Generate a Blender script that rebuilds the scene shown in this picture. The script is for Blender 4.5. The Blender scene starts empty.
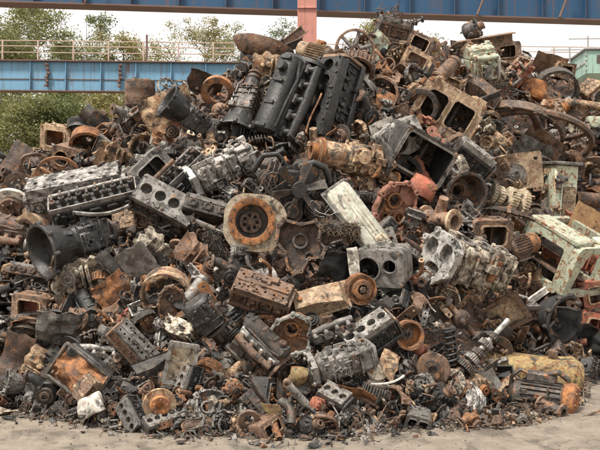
import bpy, bmesh, math, random
import numpy as np
from mathutils import Vector, Matrix, noise
from mathutils.bvhtree import BVHTree
PI = math.pi
R = math.radians
SC = bpy.context.scene
COL = SC.collection

# ------------------------------------------------------------------ geometry kit
class G:
    """collects shapes that become ONE mesh"""
    def __init__(s):
        s.v = []; s.f = []; s.m = Matrix()
    def add(s, vs, fs):
        o = len(s.v)
        m = s.m
        s.v += [m @ Vector(v) for v in vs]
        s.f += [[i + o for i in f] for f in fs]
        return s
    def box(s, c, d, b=.006, rot=None):
        hx, hy, hz = d[0] / 2, d[1] / 2, d[2] / 2
        b = min(b, hx * .6, hy * .6, hz * .6)
        vs = []; ix = {}
        for sx in (-1, 1):
            for sy in (-1, 1):
                for sz in (-1, 1):
                    for k in range(3):
                        p = [sx * hx, sy * hy, sz * hz]
                        for a, sg in ((0, sx), (1, sy), (2, sz)):
                            if a != k: p[a] -= sg * b
                        ix[(sx, sy, sz, k)] = len(vs); vs.append(Vector(p))
        fs = []
        S = (-1, 1)
        cyc = ((-1, -1), (1, -1), (1, 1), (-1, 1))
        for g in S:
            fs.append([ix[(g, p, q, 0)] for p, q in cyc])
            fs.append([ix[(p, g, q, 1)] for p, q in cyc])
            fs.append([ix[(p, q, g, 2)] for p, q in cyc])
        for p in S:
            for q in S:
                fs.append([ix[(-1, p, q, 1)], ix[(1, p, q, 1)], ix[(1, p, q, 2)], ix[(-1, p, q, 2)]])
                fs.append([ix[(p, -1, q, 0)], ix[(p, 1, q, 0)], ix[(p, 1, q, 2)], ix[(p, -1, q, 2)]])
                fs.append([ix[(p, q, -1, 0)], ix[(p, q, 1, 0)], ix[(p, q, 1, 1)], ix[(p, q, -1, 1)]])
                for z in S:
                    fs.append([ix[(p, q, z, k)] for k in range(3)])
        if rot is not None:
            vs = [rot @ v for v in vs]
        c = Vector(c)
        return s.add([v + c for v in vs], fs)
    def lathe(s, prof, c=(0, 0, 0), d=(1, 0, 0), n=24, closed=True, a0=0, a1=2 * PI):
        """prof: (radius, height along d); closed joins last to first"""
        d = Vector(d).normalized(); c = Vector(c)
        u = d.orthogonal().normalized(); w = d.cross(u)
        full = abs(a1 - a0 - 2 * PI) < 1e-6
        na = n if full else n + 1
        vs = []
        for i in range(na):
            a = a0 + (a1 - a0) * i / n
            e = u * math.cos(a) + w * math.sin(a)
            for rr, h in prof:
                vs.append(c + d * h + e * rr)
        m = len(prof); fs = []
        for i in range(n):
            j = (i + 1) % na
            for k in range(m if closed else m - 1):
                k2 = (k + 1) % m
                fs.append([i * m + k, j * m + k, j * m + k2, i * m + k2])
        if not full and closed:
            fs.append(list(range(m))); fs.append([(na - 1) * m + k for k in range(m)][::-1])
        return s.add(vs, fs)
    def cyl(s, p0, p1, r0, r1=None, n=16, b=.004):
        p0 = Vector(p0); p1 = Vector(p1); L = (p1 - p0).length
        if r1 is None: r1 = r0
        b = min(b, L * .3, r0 * .5, r1 * .5)
        return s.lathe([(0, 0), (r0 - b, 0), (r0, b), (r1, L - b), (r1 - b, L), (0, L)], p0, p1 - p0, n, closed=False)
    def pipe(s, p0, p1, ro, ri, n=20):
        p0 = Vector(p0); p1 = Vector(p1); L = (p1 - p0).length
        return s.lathe([(ro, 0), (ro, L), (ri, L), (ri, 0)], p0, p1 - p0, n)
    def tube(s, pts, r, n=8, caps=True):
        pts = [Vector(p) for p in pts]
        rs = r if isinstance(r, (list, tuple)) else [r] * len(pts)
        t = (pts[1] - pts[0]).normalized(); u = t.orthogonal().normalized()
        vs = []
        for i, p in enumerate(pts):
            if i == 0: t = (pts[1] - pts[0])
            elif i == len(pts) - 1: t = pts[-1] - pts[-2]
            else: t = pts[i + 1] - pts[i - 1]
            t.normalize()
            u = (u - t * u.dot(t))
            u = u.normalized() if u.length > 1e-6 else t.orthogonal().normalized()
            w = t.cross(u)
            for k in range(n):
                a = 2 * PI * k / n
                vs.append(p + (u * math.cos(a) + w * math.sin(a)) * rs[i])
        fs = []
        for i in range(len(pts) - 1):
            for k in range(n):
                k2 = (k + 1) % n
                fs.append([i * n + k, i * n + k2, (i + 1) * n + k2, (i + 1) * n + k])
        if caps:
            fs.append(list(range(n))[::-1]); fs.append([(len(pts) - 1) * n + k for k in range(n)])
        return s.add(vs, fs)
    def plate(s, outline, holes, t, M=None):
        """outline and holes: 2-D loops in local x,y; thickness t along z"""
        bm = bmesh.new(); es = []
        for loop in [outline] + list(holes):
            vv = [bm.verts.new((p[0], p[1], 0)) for p in loop]
            for i in range(len(vv)):
                es.append(bm.edges.new((vv[i], vv[(i + 1) % len(vv)])))
        bmesh.ops.triangle_fill(bm, use_beauty=True, edges=es, normal=(0, 0, 1))
        bm.verts.index_update()
        top = [v.co.copy() for v in bm.verts]
        tris = [[v.index for v in f.verts] for f in bm.faces]
        n = len(top); fs = [f for f in tris]
        fs += [[i + n for i in f][::-1] for f in tris]
        o = 0
        for loop in [outline] + list(holes):
            k = len(loop)
            for i in range(k):
                a = o + i; b = o + (i + 1) % k
                fs.append([a, b, b + n, a + n])
            o += k
        vs = top + [v + Vector((0, 0, t)) for v in top]
        bm.free()
        M = M or Matrix()
        return s.add([M @ v for v in vs], fs)
    def grid(s, fn, nu, nv, t):
        """fn(u,v)->point; a sheet with thickness t"""
        P = [[Vector(fn(i / nu, j / nv)) for j in range(nv + 1)] for i in range(nu + 1)]
        vs = []; nn = (nu + 1) * (nv + 1)
        N = []
        for i in range(nu + 1):
            for j in range(nv + 1):
                du = P[min(i + 1, nu)][j] - P[max(i - 1, 0)][j]
                dv = P[i][min(j + 1, nv)] - P[i][max(j - 1, 0)]
                q = du.cross(dv)
                N.append(q.normalized() if q.length > 1e-9 else Vector((0, 0, 1)))
                vs.append(P[i][j])
        vs2 = [v - N[k] * t for k, v in enumerate(vs)]
        def id(i, j): return i * (nv + 1) + j
        fs = []
        for i in range(nu):
            for j in range(nv):
                q = [id(i, j), id(i + 1, j), id(i + 1, j + 1), id(i, j + 1)]
                fs.append(q); fs.append([k + nn for k in q][::-1])
        for i in range(nu):
            fs.append([id(i, 0), id(i, 0) + nn, id(i + 1, 0) + nn, id(i + 1, 0)])
            fs.append([id(i, nv), id(i + 1, nv), id(i + 1, nv) + nn, id(i, nv) + nn])
        for j in range(nv):
            fs.append([id(0, j), id(0, j + 1), id(0, j + 1) + nn, id(0, j) + nn])
            fs.append([id(nu, j), id(nu, j) + nn, id(nu, j + 1) + nn, id(nu, j + 1)])
        return s.add(vs + vs2, fs)
    def deck(s, n, pitch, w, r, t, depth, M=None):
        """slab with a row of n real bores, along x; top face z=0, slab down to -t"""
        N = 32; L = n * pitch
        vs = []; fs = []
        for c in range(n):
            cx = -L / 2 + pitch * (c + .5); o = len(vs)
            ang = [2 * PI * k / N for k in range(N)]
            ca = math.atan2(w / 2, pitch / 2)
            for want in (ca, PI - ca, PI + ca, 2 * PI - ca):
                k = min(range(N), key=lambda q: abs(ang[q] - want)); ang[k] = want
            for a in ang:
                x, y = math.cos(a), math.sin(a)
                k = min(pitch / 2 / max(abs(x), 1e-9), w / 2 / max(abs(y), 1e-9))
                vs.append((cx + x * k, y * k, 0))
                vs.append((cx + x * r, y * r, 0))
                vs.append((cx + x * r * .96, y * r * .96, -.008))
                vs.append((cx + x * r * .96, y * r * .96, -depth))
            for k in range(N):
                q = (k + 1) % N
                for l in range(3):
                    fs.append([o + k * 4 + l, o + q * 4 + l, o + q * 4 + l + 1, o + k * 4 + l + 1])
            fs.append([o + k * 4 + 3 for k in range(N)])
        o = len(vs)
        for x, y in ((-L / 2, -w / 2), (L / 2, -w / 2), (L / 2, w / 2), (-L / 2, w / 2)):
            vs.append((x, y, 0)); vs.append((x, y, -t))
        for k in range(4):
            q = (k + 1) % 4
            fs.append([o + k * 2, o + q * 2, o + q * 2 + 1, o + k * 2 + 1])
        M = M or Matrix()
        return s.add([M @ Vector(v) for v in vs], fs)
    def bolts(s, pts, d, r=.008, h=.008):
        d = Vector(d).normalized()
        for p in pts:
            p = Vector(p)
            s.lathe([(0, h), (r, h), (r, -.004)], p, d, 6, closed=False)
        return s

def circ(r, n=20, c=(0, 0), ph=0):
    return [(c[0] + r * math.cos(2 * PI * k / n + ph), c[1] + r * math.sin(2 * PI * k / n + ph)) for k in range(n)]
def rrect(w, h, r, n=4):
    o = []
    for cx, cy, a in ((w / 2 - r, h / 2 - r, 0), (-w / 2 + r, h / 2 - r, PI / 2), (-w / 2 + r, -h / 2 + r, PI), (w / 2 - r, -h / 2 + r, 1.5 * PI)):
        for k in range(n + 1):
            b = a + PI / 2 * k / n
            o.append((cx + r * math.cos(b), cy + r * math.sin(b)))
    return o
def T(x=0, y=0, z=0): return Matrix.Translation((x, y, z))
def RX(a): return Matrix.Rotation(R(a), 4, 'X')
def RY(a): return Matrix.Rotation(R(a), 4, 'Y')
def RZ(a): return Matrix.Rotation(R(a), 4, 'Z')
# plate facing -Y: local x->x, local y->z, thickness (z) -> -y
FRONT = Matrix(((1, 0, 0, 0), (0, 0, -1, 0), (0, 1, 0, 0), (0, 0, 0, 1)))

def greeble(g, r, o, u, v, n, cnt, smin=.015, smax=.05, hmax=.03):
    """cast bosses, ribs, bolts and stubs over the rectangle o + a*u + b*v, sticking out along n"""
    o = Vector(o); u = Vector(u); v = Vector(v); n = Vector(n).normalized()
    uu = u.normalized(); vv = v.normalized()
    rot = Matrix((uu, vv, n)).transposed()
    for _ in range(cnt):
        a, b = r.uniform(.06, .94), r.uniform(.08, .92)
        p = o + u * a + v * b; s = r.uniform(smin, smax); h = r.uniform(.25, 1) * hmax
        k = r.random()
        if k < .3:
            g.cyl(p - n * .01, p + n * h, s * .5, s * .42, 12)
        elif k < .45:
            g.lathe([(s * .55, -.01), (s * .5, h), (s * .3, h), (s * .3, -.002), (0, -.002)], p, n, 14, closed=False)
        elif k < .7:
            L = s * r.uniform(1.5, 3)
            dd = (L, s * .3, h * 1.2) if r.random() < .5 else (s * .3, L, h * 1.2)
            g.box(p + n * h * .4, dd, .004, rot)
        elif k < .88:
            g.box(p + n * h * .4, (s * r.uniform(.7, 1.8), s * r.uniform(.7, 1.6), h * 1.4), .006, rot)
        else:
            g.bolts([p], n, s * .25, h * .7)

# ------------------------------------------------------------------ mesh output
def to_mesh(g, name, mat, warp=0, seed=0, freq=2.6, scale=1.0, center=None, sharp=38):
    me = bpy.data.meshes.new(name)
    vs = g.v
    if center is not None:
        vs = [(v - center) * scale for v in vs]
    me.from_pydata([tuple(v) for v in vs], [], g.f)
    bm = bmesh.new(); bm.from_mesh(me)
    bmesh.ops.remove_doubles(bm, verts=bm.verts, dist=2e-5)
    bmesh.ops.recalc_face_normals(bm, faces=bm.faces)
    if warp:
        off = Vector((seed * 3.17 % 50, seed * 1.71 % 50, seed * 7.3 % 50))
        for v in bm.verts:
            v.co += noise.noise_vector(v.co * freq + off) * warp + noise.noise_vector(v.co * freq * 4 + off) * warp * .25
    bm.to_mesh(me); bm.free()
    me.polygons.foreach_set('use_smooth', [True] * len(me.polygons))
    me.set_sharp_from_angle(angle=R(sharp))
    if mat: me.materials.append(mat)
    return me

def link(name, me, parent=None):
    o = bpy.data.objects.new(name, me); COL.objects.link(o)
    if parent: o.parent = parent
    return o
def tag(o, label=None, cat=None, group=None, kind=None):
    if label: o['label'] = label
    if cat: o['category'] = cat
    if group: o['group'] = group
    if kind: o['kind'] = kind
    return o

# ------------------------------------------------------------------ materials
def nd(nt, t, **kw):
    n = nt.nodes.new(t)
    for k, v in kw.items():
        if k.startswith('i_'):
            n.inputs[k[2:].replace('_', ' ')].default_value = v
        else: setattr(n, k, v)
    return n
def ramp(nt, fac, stops):
    n = nt.nodes.new('ShaderNodeValToRGB')
    e = n.color_ramp.elements
    while len(e) < len(stops): e.new(.5)
    for k, (p, c) in enumerate(stops):
        e[k].position = p
        e[k].color = (c, c, c, 1) if isinstance(c, (int, float)) else (*c, 1)
    nt.links.new(fac, n.inputs[0])
    return n.outputs[0]
def mix(nt, fac, a, b, mode='MIX'):
    n = nt.nodes.new('ShaderNodeMix'); n.data_type = 'RGBA'; n.blend_type = mode
    for sock, val in ((n.inputs[0], fac), (n.inputs[6], a), (n.inputs[7], b)):
        if isinstance(val, (int, float)): sock.default_value = val
        elif isinstance(val, tuple): sock.default_value = (*val, 1)
        else: nt.links.new(val, sock)
    return n.outputs[2]
MATS = {}
def weathered(name, A, B, rust=.3, grime=.3, rough=(.45, .8), metal=0.0, dust=.25, bump=.5, wear=None, rustcol=None, scale=1.0, edge=.35, scuff=.35):
    m = bpy.data.materials.new(name); m.use_nodes = True
    nt = m.node_tree; nt.nodes.clear(); L = nt.links.new
    out = nd(nt, 'ShaderNodeOutputMaterial'); bs = nd(nt, 'ShaderNodeBsdfPrincipled')
    L(bs.outputs[0], out.inputs[0])
    tc = nd(nt, 'ShaderNodeTexCoord'); oi = nd(nt, 'ShaderNodeObjectInfo')
    mul = nd(nt, 'ShaderNodeMath', operation='MULTIPLY'); mul.inputs[1].default_value = 73.0
    L(oi.outputs['Random'], mul.inputs[0])
    add = nd(nt, 'ShaderNodeVectorMath', operation='ADD')
    L(tc.outputs['Object'], add.inputs[0]); L(mul.outputs[0], add.inputs[1])
    def noi(sc, det=6, rg=.65, dist=0.0, dx=0):
        n = nd(nt, 'ShaderNodeTexNoise')
        n.inputs['Scale'].default_value = sc * scale; n.inputs['Detail'].default_value = det
        n.inputs['Roughness'].default_value = rg; n.inputs['Distortion'].default_value = dist
        if dx:
            a2 = nd(nt, 'ShaderNodeVectorMath', operation='ADD'); a2.inputs[1].default_value = (dx, dx * .7, -dx)
            L(add.outputs[0], a2.inputs[0]); L(a2.outputs[0], n.inputs['Vector'])
        else: L(add.outputs[0], n.inputs['Vector'])
        return n.outputs['Fac']
    c = mix(nt, ramp(nt, noi(8, 9, .7), [(.42, 0), (.58, 1)]), A, B)
    # fine mottling
    c = mix(nt, .55, c, ramp(nt, noi(45, 5, .7, 0, 4), [(.3, .25), (.7, .78)]), 'OVERLAY')
    rc = rustcol or ((.065, .035, .024), (.21, .09, .036), (.42, .175, .055))
    rcol = ramp(nt, noi(28, 6, .7, .3, 9), [(.32, rc[0]), (.5, rc[1]), (.7, rc[2])])
    if rust:
        k = .66 - rust * .42
        c = mix(nt, ramp(nt, noi(10, 12, .76, .7, 17), [(k - .02, 0), (k + .03, 1)]), c, rcol)
    if edge:
        gm = nd(nt, 'ShaderNodeNewGeometry')
        pe = ramp(nt, gm.outputs['Pointiness'], [(.53, 0), (.62, 1)])
        pn = mix(nt, 1.0, pe, ramp(nt, noi(20, 4, .7, 0, 23), [(.4, 0), (.6, 1)]), 'MULTIPLY')
        pn2 = mix(nt, 1.0, pn, edge, 'MULTIPLY') if False else pn
        mm = nd(nt, 'ShaderNodeMath', operation='MULTIPLY'); mm.inputs[1].default_value = edge
        L(pn2, mm.inputs[0])
        c = mix(nt, mm.outputs[0], c, wear or (.22, .17, .13))
    if grime:
        k = .68 - grime * .4
        c = mix(nt, ramp(nt, noi(6, 11, .76, 1.0, 31), [(k - .03, 0), (k + .06, .92)]), c, (.022, .02, .018))
    if dust:
        k = .7 - dust * .35
        c = mix(nt, ramp(nt, noi(14, 12, .78, .3, 41), [(k - .05, 0), (k + .12, .75)]), c, (.30, .262, .22))
    if scuff:   # pale scratches and scale
        sc_ = noi(26, 10, .8, 1.4, 71)
        mm2 = nd(nt, 'ShaderNodeMath', operation='MULTIPLY'); mm2.inputs[1].default_value = scuff
        L(ramp(nt, sc_, [(.585, 0), (.65, 1)]), mm2.inputs[0])
        c = mix(nt, mm2.outputs[0], c, (.40, .375, .34))
    # piece to piece variation of value
    hs = nd(nt, 'ShaderNodeHueSaturation')
    mr = nd(nt, 'ShaderNodeMapRange'); mr.inputs[3].default_value = .72; mr.inputs[4].default_value = 1.3
    L(oi.outputs['Random'], mr.inputs[0]); L(mr.outputs[0], hs.inputs['Value'])
    L(c, hs.inputs['Color'])
    L(hs.outputs[0], bs.inputs['Base Color'])
    rr = nd(nt, 'ShaderNodeMapRange'); rr.inputs[3].default_value = rough[0]; rr.inputs[4].default_value = rough[1]
    L(ramp(nt, noi(11, 6, .7, 0, 51), [(.35, 0), (.65, 1)]), rr.inputs[0]); L(rr.outputs[0], bs.inputs['Roughness'])
    bs.inputs['Metallic'].default_value = metal
    bp = nd(nt, 'ShaderNodeBump'); bp.inputs['Strength'].default_value = bump; bp.inputs['Distance'].default_value = .012
    L(noi(32, 8, .72, .2, 61), bp.inputs['Height']); L(bp.outputs[0], bs.inputs['Normal'])
    MATS[name] = m
    return m
weathered('black_grease', (0.008, 0.008, 0.009), (0.026, 0.023, 0.021), 0.09, .4, (.18, .45), 0, .06, .6, (.15, .145, .14), scuff=.16)
weathered('dark_iron', (0.024, 0.022, 0.021), (0.082, 0.064, 0.05), 0.24, .3, (.3, .65), .15, .12, .6, (.2, .19, .175), scuff=.22)
weathered('grey_iron', (0.24, 0.228, 0.21), (0.1, 0.088, 0.076), 0.14, .32, (.35, .7), .25, .2, .6, (.42, .4, .37))
weathered('aluminium', (.45, .43, .40), (.22, .21, .19), .05, .36, (.35, .65), .3, .1, .5, (.68, .66, .62))
weathered('cream', (.60, .53, .41), (.40, .33, .23), .24, .3, (.5, .8), 0, .1, .5, (.3, .2, .12))
weathered('rust_brown', (0.12, 0.072, 0.05), (0.25, 0.158, 0.108), 0.26, .34, (.6, .9), 0, .2, .8)
weathered('rust_dark', (0.042, 0.028, 0.022), (0.105, 0.063, 0.043), 0.25, .35, (.45, .85), 0, .16, .8)
weathered('rust_orange', (.42, .165, .045), (.20, .082, .035), .34, .26, (.7, .95), 0, .14, .8)
weathered('tan', (0.52, 0.385, 0.25), (0.28, 0.185, 0.115), .26, .28, (.6, .9), 0, .16, .7)
weathered('mint', (0.36, 0.44, 0.34), (0.44, 0.45, 0.35), 0.3, .2, (.45, .75), 0, .1, .4, (.3, .2, .12))
weathered('greygreen', (0.4, 0.405, 0.345), (0.27, 0.26, 0.215), 0.16, .28, (.45, .75), 0, .12, .4, (.3, .2, .12))
weathered('red', (.44, .13, .075), (.26, .085, .055), .3, .3, (.55, .85), 0, .16, .6)
weathered('pink', (.52, .24, .18), (.38, .16, .11), .3, .25, (.55, .85), 0, .15, .6)
weathered('yellow', (0.4, 0.29, 0.115), (0.27, 0.19, 0.09), 0.32, .35, (.55, .85), 0, .28, .6)
weathered('white', (.66, .63, .57), (.42, .38, .32), .14, .34, (.5, .8), 0, .12, .4, (.5, .45, .4))
weathered('wood', (.38, .23, .11), (.26, .15, .075), .0, .22, (.7, .9), 0, .15, .5)
weathered('soft_dark', (.012, .012, .013), (.034, .032, .03), .0, .3, (.5, .9), 0, .1, .8, scuff=.12)
weathered('fibre', (.15, .10, .065), (.085, .06, .04), .1, .1, (.85, 1), 0, .1, .3)
weathered('light_wire', (.5, .5, .48), (.4, .4, .38), 0, 0, (.4, .6), .3, 0, .1)

weathered('grimy_cream', (0.66, 0.585, 0.46), (0.15, 0.115, 0.085), .2, .42, (.45, .8), .1, .14, .7)
weathered('grimy_tan', (0.54, 0.375, 0.225), (0.16, 0.105, 0.07), .3, .4, (.5, .85), 0, .14, .8)
weathered('grimy_alloy', (.56, .53, .49), (.12, .11, .10), .05, .42, (.35, .65), .25, .14, .7, scuff=.6)
weathered('rust_mix', (0.37, 0.16, 0.06), (0.095, 0.055, 0.038), .3, .3, (.65, .95), 0, .14, .9)

PAL = {  # roles a main, b second, c accent, d light
 'black': ('black_grease', 'dark_iron', 'rust_brown', 'grey_iron'),
 'iron': ('dark_iron', 'black_grease', 'rust_brown', 'grey_iron'),
 'grey': ('grey_iron', 'dark_iron', 'rust_brown', 'aluminium'),
 'alu': ('grimy_alloy', 'grey_iron', 'dark_iron', 'grey_iron'),
 'cream': ('grimy_cream', 'grey_iron', 'rust_brown', 'aluminium'),
 'brown': ('rust_brown', 'rust_dark', 'dark_iron', 'tan'),
 'drust': ('rust_dark', 'dark_iron', 'rust_brown', 'grey_iron'),
 'orange': ('rust_mix', 'rust_brown', 'rust_dark', 'tan'),
 'tan': ('grimy_tan', 'rust_brown', 'rust_orange', 'tan'),
 'mint': ('mint', 'grey_iron', 'rust_orange', 'white'),
 'red': ('red', 'rust_brown', 'rust_dark', 'tan'),
 'pink': ('pink', 'red', 'rust_brown', 'tan'),
 'yellow': ('yellow', 'tan', 'rust_brown', 'cream'),
 'white': ('white', 'aluminium', 'rust_orange', 'white'),
 'wood': ('wood', 'rust_brown', 'rust_dark', 'tan'),
 'soft': ('soft_dark', 'black_grease', 'rust_brown', 'grey_iron'),
}
TONE = {'black': 'greasy black', 'iron': 'dark iron', 'grey': 'dusty grey', 'alu': 'dull silvery', 'cream': 'dirty cream', 'brown': 'rust brown',
        'drust': 'dark brown', 'orange': 'orange rusted', 'tan': 'dusty tan', 'mint': 'pale green', 'red': 'faded red', 'pink': 'salmon pink', 'yellow': 'dull yellow',
        'white': 'dirty white', 'wood': 'brown', 'soft': 'sooty black'}
# ------------------------------------------------------------------ the kinds of scrap. x = long axis, -y = front, z = up
def k_engine_block(r, n=4, L=None, pan=True, pulley=True, bore=.047, rows=False):
    pitch = .125; L = n * pitch; W = .24; Hh = .24
    b = G(); b.box((0, 0, -Hh / 2 - .05), (L + .03, W * .86, Hh), .012)
    b.box((0, 0, -Hh - .02), (L + .07, W * 1.15, .05), .008)
    b.box((0, 0, -.075), (L + .05, W * 1.02, .04), .008)
    for s in (-1, 1):
        for k in range(n + 1):
            if r.random() < .8: b.box((-L / 2 + pitch * k, s * W * .44, -.17), (.022, .03, Hh * .78), .005)
        for k in range(n):
            x = -L / 2 + pitch * (k + .5)
            b.lathe([(0, .012), (.026, .012), (.032, .02), (.036, .02), (.036, -.02)], (x, s * W * .43, -.13), (0, s, 0), 16, closed=False)
        greeble(b, r, (-L / 2, s * W * .44, -.27), (L, 0, 0), (0, 0, .2), (0, s, 0), 9, .02, .06, .04)
    d = G()
    if rows:
        for s in (-1, 1): d.deck(int(n * 1.6), L / int(n * 1.6), W / 2, bore, .055, .06, T(0, s * W / 4, 0))
        d.box((0, 0, .006), (L * .96, .03, .02), .004); greeble(d, r, (-L / 2, -W / 2, 0), (L, 0, 0), (0, W, 0), (0, 0, 1), 14, .02, .05, .03)
    else: d.deck(n, pitch, W, bore, .055, .09); greeble(d, r, (-L / 2, -W / 2, 0), (L, 0, 0), (0, W * .2, 0), (0, 0, 1), 5, .012, .03, .02)
    d.bolts([(-L / 2 + pitch * k, s * W * .4, 0) for k in range(n + 1) for s in (-1, 1)], (0, 0, 1), .011, .012)
    es = []
    for s in (-1, 1):
        e = G(); es.append(e)
        e.plate(rrect(W * 1.1, Hh * 1.15, .05), [circ(.05, 16, (0, -.05)), circ(.02, 10, (.06, .06)), circ(.018, 10, (-.06, .06))], .022, T(s * (L / 2 + .02), 0, -.17) @ RZ(90) @ FRONT)
    out = [('block', b, 'a'), ('cylinder_deck', d, 'd')] + [('end_plate', e, 'b') for e in es]
    if pulley:
        p = G(); k_lathe_pulley(p, (-L / 2 - .03, 0, -.2), (-1, 0, 0), .085, .045); out.append(('pulley', p, 'c'))
    if pan:
        o = G()
        hx, hy = L / 2 + .02, W * .5
        o.add([(-hx, -hy, 0), (hx, -hy, 0), (hx, hy, 0), (-hx, hy, 0), (-hx * .9, -hy * .7, -.09), (hx * .3, -hy * .7, -.09), (hx * .3, hy * .7, -.09), (-hx * .9, hy * .7, -.09), (hx * .95, -hy * .75, -.04), (hx * .95, hy * .75, -.04)],
              [[0, 1, 2, 3], [0, 4, 5, 8, 1], [3, 2, 9, 6, 7], [0, 3, 7, 4], [4, 7, 6, 5], [5, 6, 9, 8], [8, 9, 2, 1]])
        o.v = [v + Vector((0, 0, -Hh - .045)) for v in o.v]
        out.append(('oil_pan', o, 'b'))
    return out

def k_lathe_pulley(g, c, d, rad, w, grooves=2):
    prof = [(rad * .3, 0), (rad * .34, -w * .15), (rad * .62, -w * .1), (rad * .7, w * .15), (rad * .86, w * .2), (rad * .9, 0), (rad, 0)]
    for k in range(grooves):
        h = w / grooves
        prof += [(rad, h * k + h * .08), (rad * .84, h * k + h * .5), (rad, h * k + h * .92)]
    prof += [(rad, w), (rad * .25, w), (rad * .25, w * .3), (rad * .0, w * .3)]
    prof = [(a, w - b) for a, b in prof]
    g.lathe(prof, c, d, 26, closed=False)

def k_cylinder_head(r, n=4, springs=True, cover=False):
    L = .13 * n; W = .2; H = .1
    b = G(); b.box((0, 0, 0), (L, W, H), .01); b.box((0, 0, -.045), (L + .02, W + .03, .03), .005)
    # side ports
    pt = b
    for k in range(n):
        x = -L / 2 + .13 * (k + .5)
        for s in (-1, 1):
            b.box((x, s * (W / 2 + .01), 0), (.085, .03, .07), .01)
            pt.lathe([(.03, .012), (.021, .012), (.021, -.03), (0, -.03)], (x, s * (W / 2 + .022), 0), (0, s, 0), 14, closed=False)
    greeble(b, r, (-L / 2, -W / 2, -H / 2), (L, 0, 0), (0, 0, H), (0, -1, 0), 8, .015, .035, .03)
    b.bolts([(-L / 2 + .065 * k + .03, s * .085, .05) for k in range(2 * n) for s in (-1, 1)], (0, 0, 1), .011, .018)
    out = [('casting', b, 'a')]
    rail = G()
    for s in (-1, 1): rail.box((0, s * .092, .07), (L * .98, .012, .04), .003)
    rail.box((-L / 2, 0, .07), (.012, .18, .04), .003); rail.box((L / 2, 0, .07), (.012, .18, .04), .003)
    out.append(('gasket_rail', rail, 'd'))
    if springs:
        for k in range(2 * n):
            s = G(); x = -L / 2 + .065 * (k + .5); y = .018 * (1 if k % 2 else -1)
            for z in range(4): s.lathe([(.022, .05 + z * .014), (.022, .058 + z * .014), (.014, .058 + z * .014), (.014, .05 + z * .014)], (x, y, 0), (0, 0, 1), 12)
            s.cyl((x, y, .05), (x, y, .118), .012, n=8); s.cyl((x, y, .1), (x, y, .112), .024, n=12)
            s.box((x, y + .03, .12), (.02, .07, .02), .004)
            out.append(('valve_spring', s, 'b', 'casting'))
        sh = G(); sh.cyl((-L / 2 + .01, .045, .115), (L / 2 - .01, .045, .115), .014, n=10); out.append(('rocker_shaft', sh, 'd'))
    return out

def k_gearbox(r, bell=True, tail=True, mouth=.23, L1=.4, ribs=True):
    out = []
    x = 0
    c = G(); w, h = .25, .28
    c.box((L1 / 2, 0, 0), (L1, w, h), .03); c.box((L1 * .35, 0, -.03), (L1 * .6, w * 1.14, h * .8), .03)
    if ribs:
        for k in range(5):
            c.box((L1 * (k + .5) / 5, 0, 0), (.014, w * 1.12, h * 1.09), .006)
    for s in (-1, 1): greeble(c, r, (.02, s * w * .52, -h / 2), (L1 - .04, 0, 0), (0, 0, h), (0, s, 0), 9, .02, .07, .045)
    greeble(c, r, (.02, -w / 2, h / 2), (L1 - .04, 0, 0), (0, w, 0), (0, 0, 1), 6, .02, .05, .03)
    out.append(('gear_case', c, 'a'))
    cv = G(); cv.plate(rrect(L1 * .6, w * .75, .02), [], .02, T(L1 * .5, 0, h / 2 + .005))
    cv.bolts([(L1 * .5 + sx * L1 * .26, sy * w * .32, h / 2 + .026) for sx in (-1, 0, 1) for sy in (-1, 1)], (0, 0, 1), .011, .012)
    cv.cyl((L1 * .5, 0, h / 2), (L1 * .5, 0, h / 2 + .07), .035, .028, 14)
    out.append(('cover_plate', cv, 'b'))
    if bell:
        b = G(); Lb = .3
        b.lathe([(mouth, -Lb), (mouth * 1.1, -Lb), (mouth * 1.1, -Lb + .022), (mouth * 1.0, -Lb + .03), (mouth * .93, -Lb + .14), (.16, -.03), (.15, .01), (.06, .01), (.06, -.02), (.13, -.05), (mouth * .84, -Lb + .15), (mouth * .9, -Lb + .03)], (0, 0, 0), (1, 0, 0), 36)
        for k in range(8):
            a = 2 * PI * k / 8 + .2
            e = Vector((0, math.cos(a), math.sin(a)))
            b.cyl(e * mouth * 1.08 + Vector((-Lb, 0, 0)), e * mouth * 1.08 + Vector((-Lb + .05, 0, 0)), .026, n=10)
            rot = Matrix.Rotation(a, 3, 'X')
            b.box(e * (mouth * .85) + Vector((-Lb * .5, 0, 0)), (Lb * .85, .014, .05), .004, rot @ Matrix.Rotation(R(-12), 3, 'Z'))
        out.append(('bell_housing', b, 'a'))
        w_ = G(); w_.cyl((-.14, 0, 0), (.02, 0, 0), .022, n=12); w_.cyl((-.04, 0, 0), (0, 0, 0), .05, n=16); out.append(('input_shaft', w_, 'd', 'bell_housing'))
    if tail:
        t = G(); t.lathe([(0, 0), (.14, 0), (.14, .03), (.105, .04), (.075, .2), (.085, .21), (.085, .25), (0, .25)], (L1, 0, 0), (1, 0, 0), 24, closed=False)
        for k in range(6):
            a = 2 * PI * k / 6; e = Vector((0, math.cos(a), math.sin(a)))
            t.box(Vector((L1 + .09, 0, 0)) + e * .095, (.12, .012, .04), .003, Matrix.Rotation(a, 3, 'X'))
        out.append(('tail_housing', t, 'b'))
        f = G(); f.lathe([(.0, .25), (.03, .25), (.03, .29), (.085, .29), (.085, .31), (.045, .31), (.04, .29), (0, .29)], (L1, 0, 0), (1, 0, 0), 22, closed=False)
        f.bolts([(L1 + .31, .065 * math.cos(a), .065 * math.sin(a)) for a in [k * PI / 3 for k in range(6)]], (1, 0, 0), .01, .012)
        out.append(('output_flange', f, 'c', 'tail_housing'))
    return out

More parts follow.
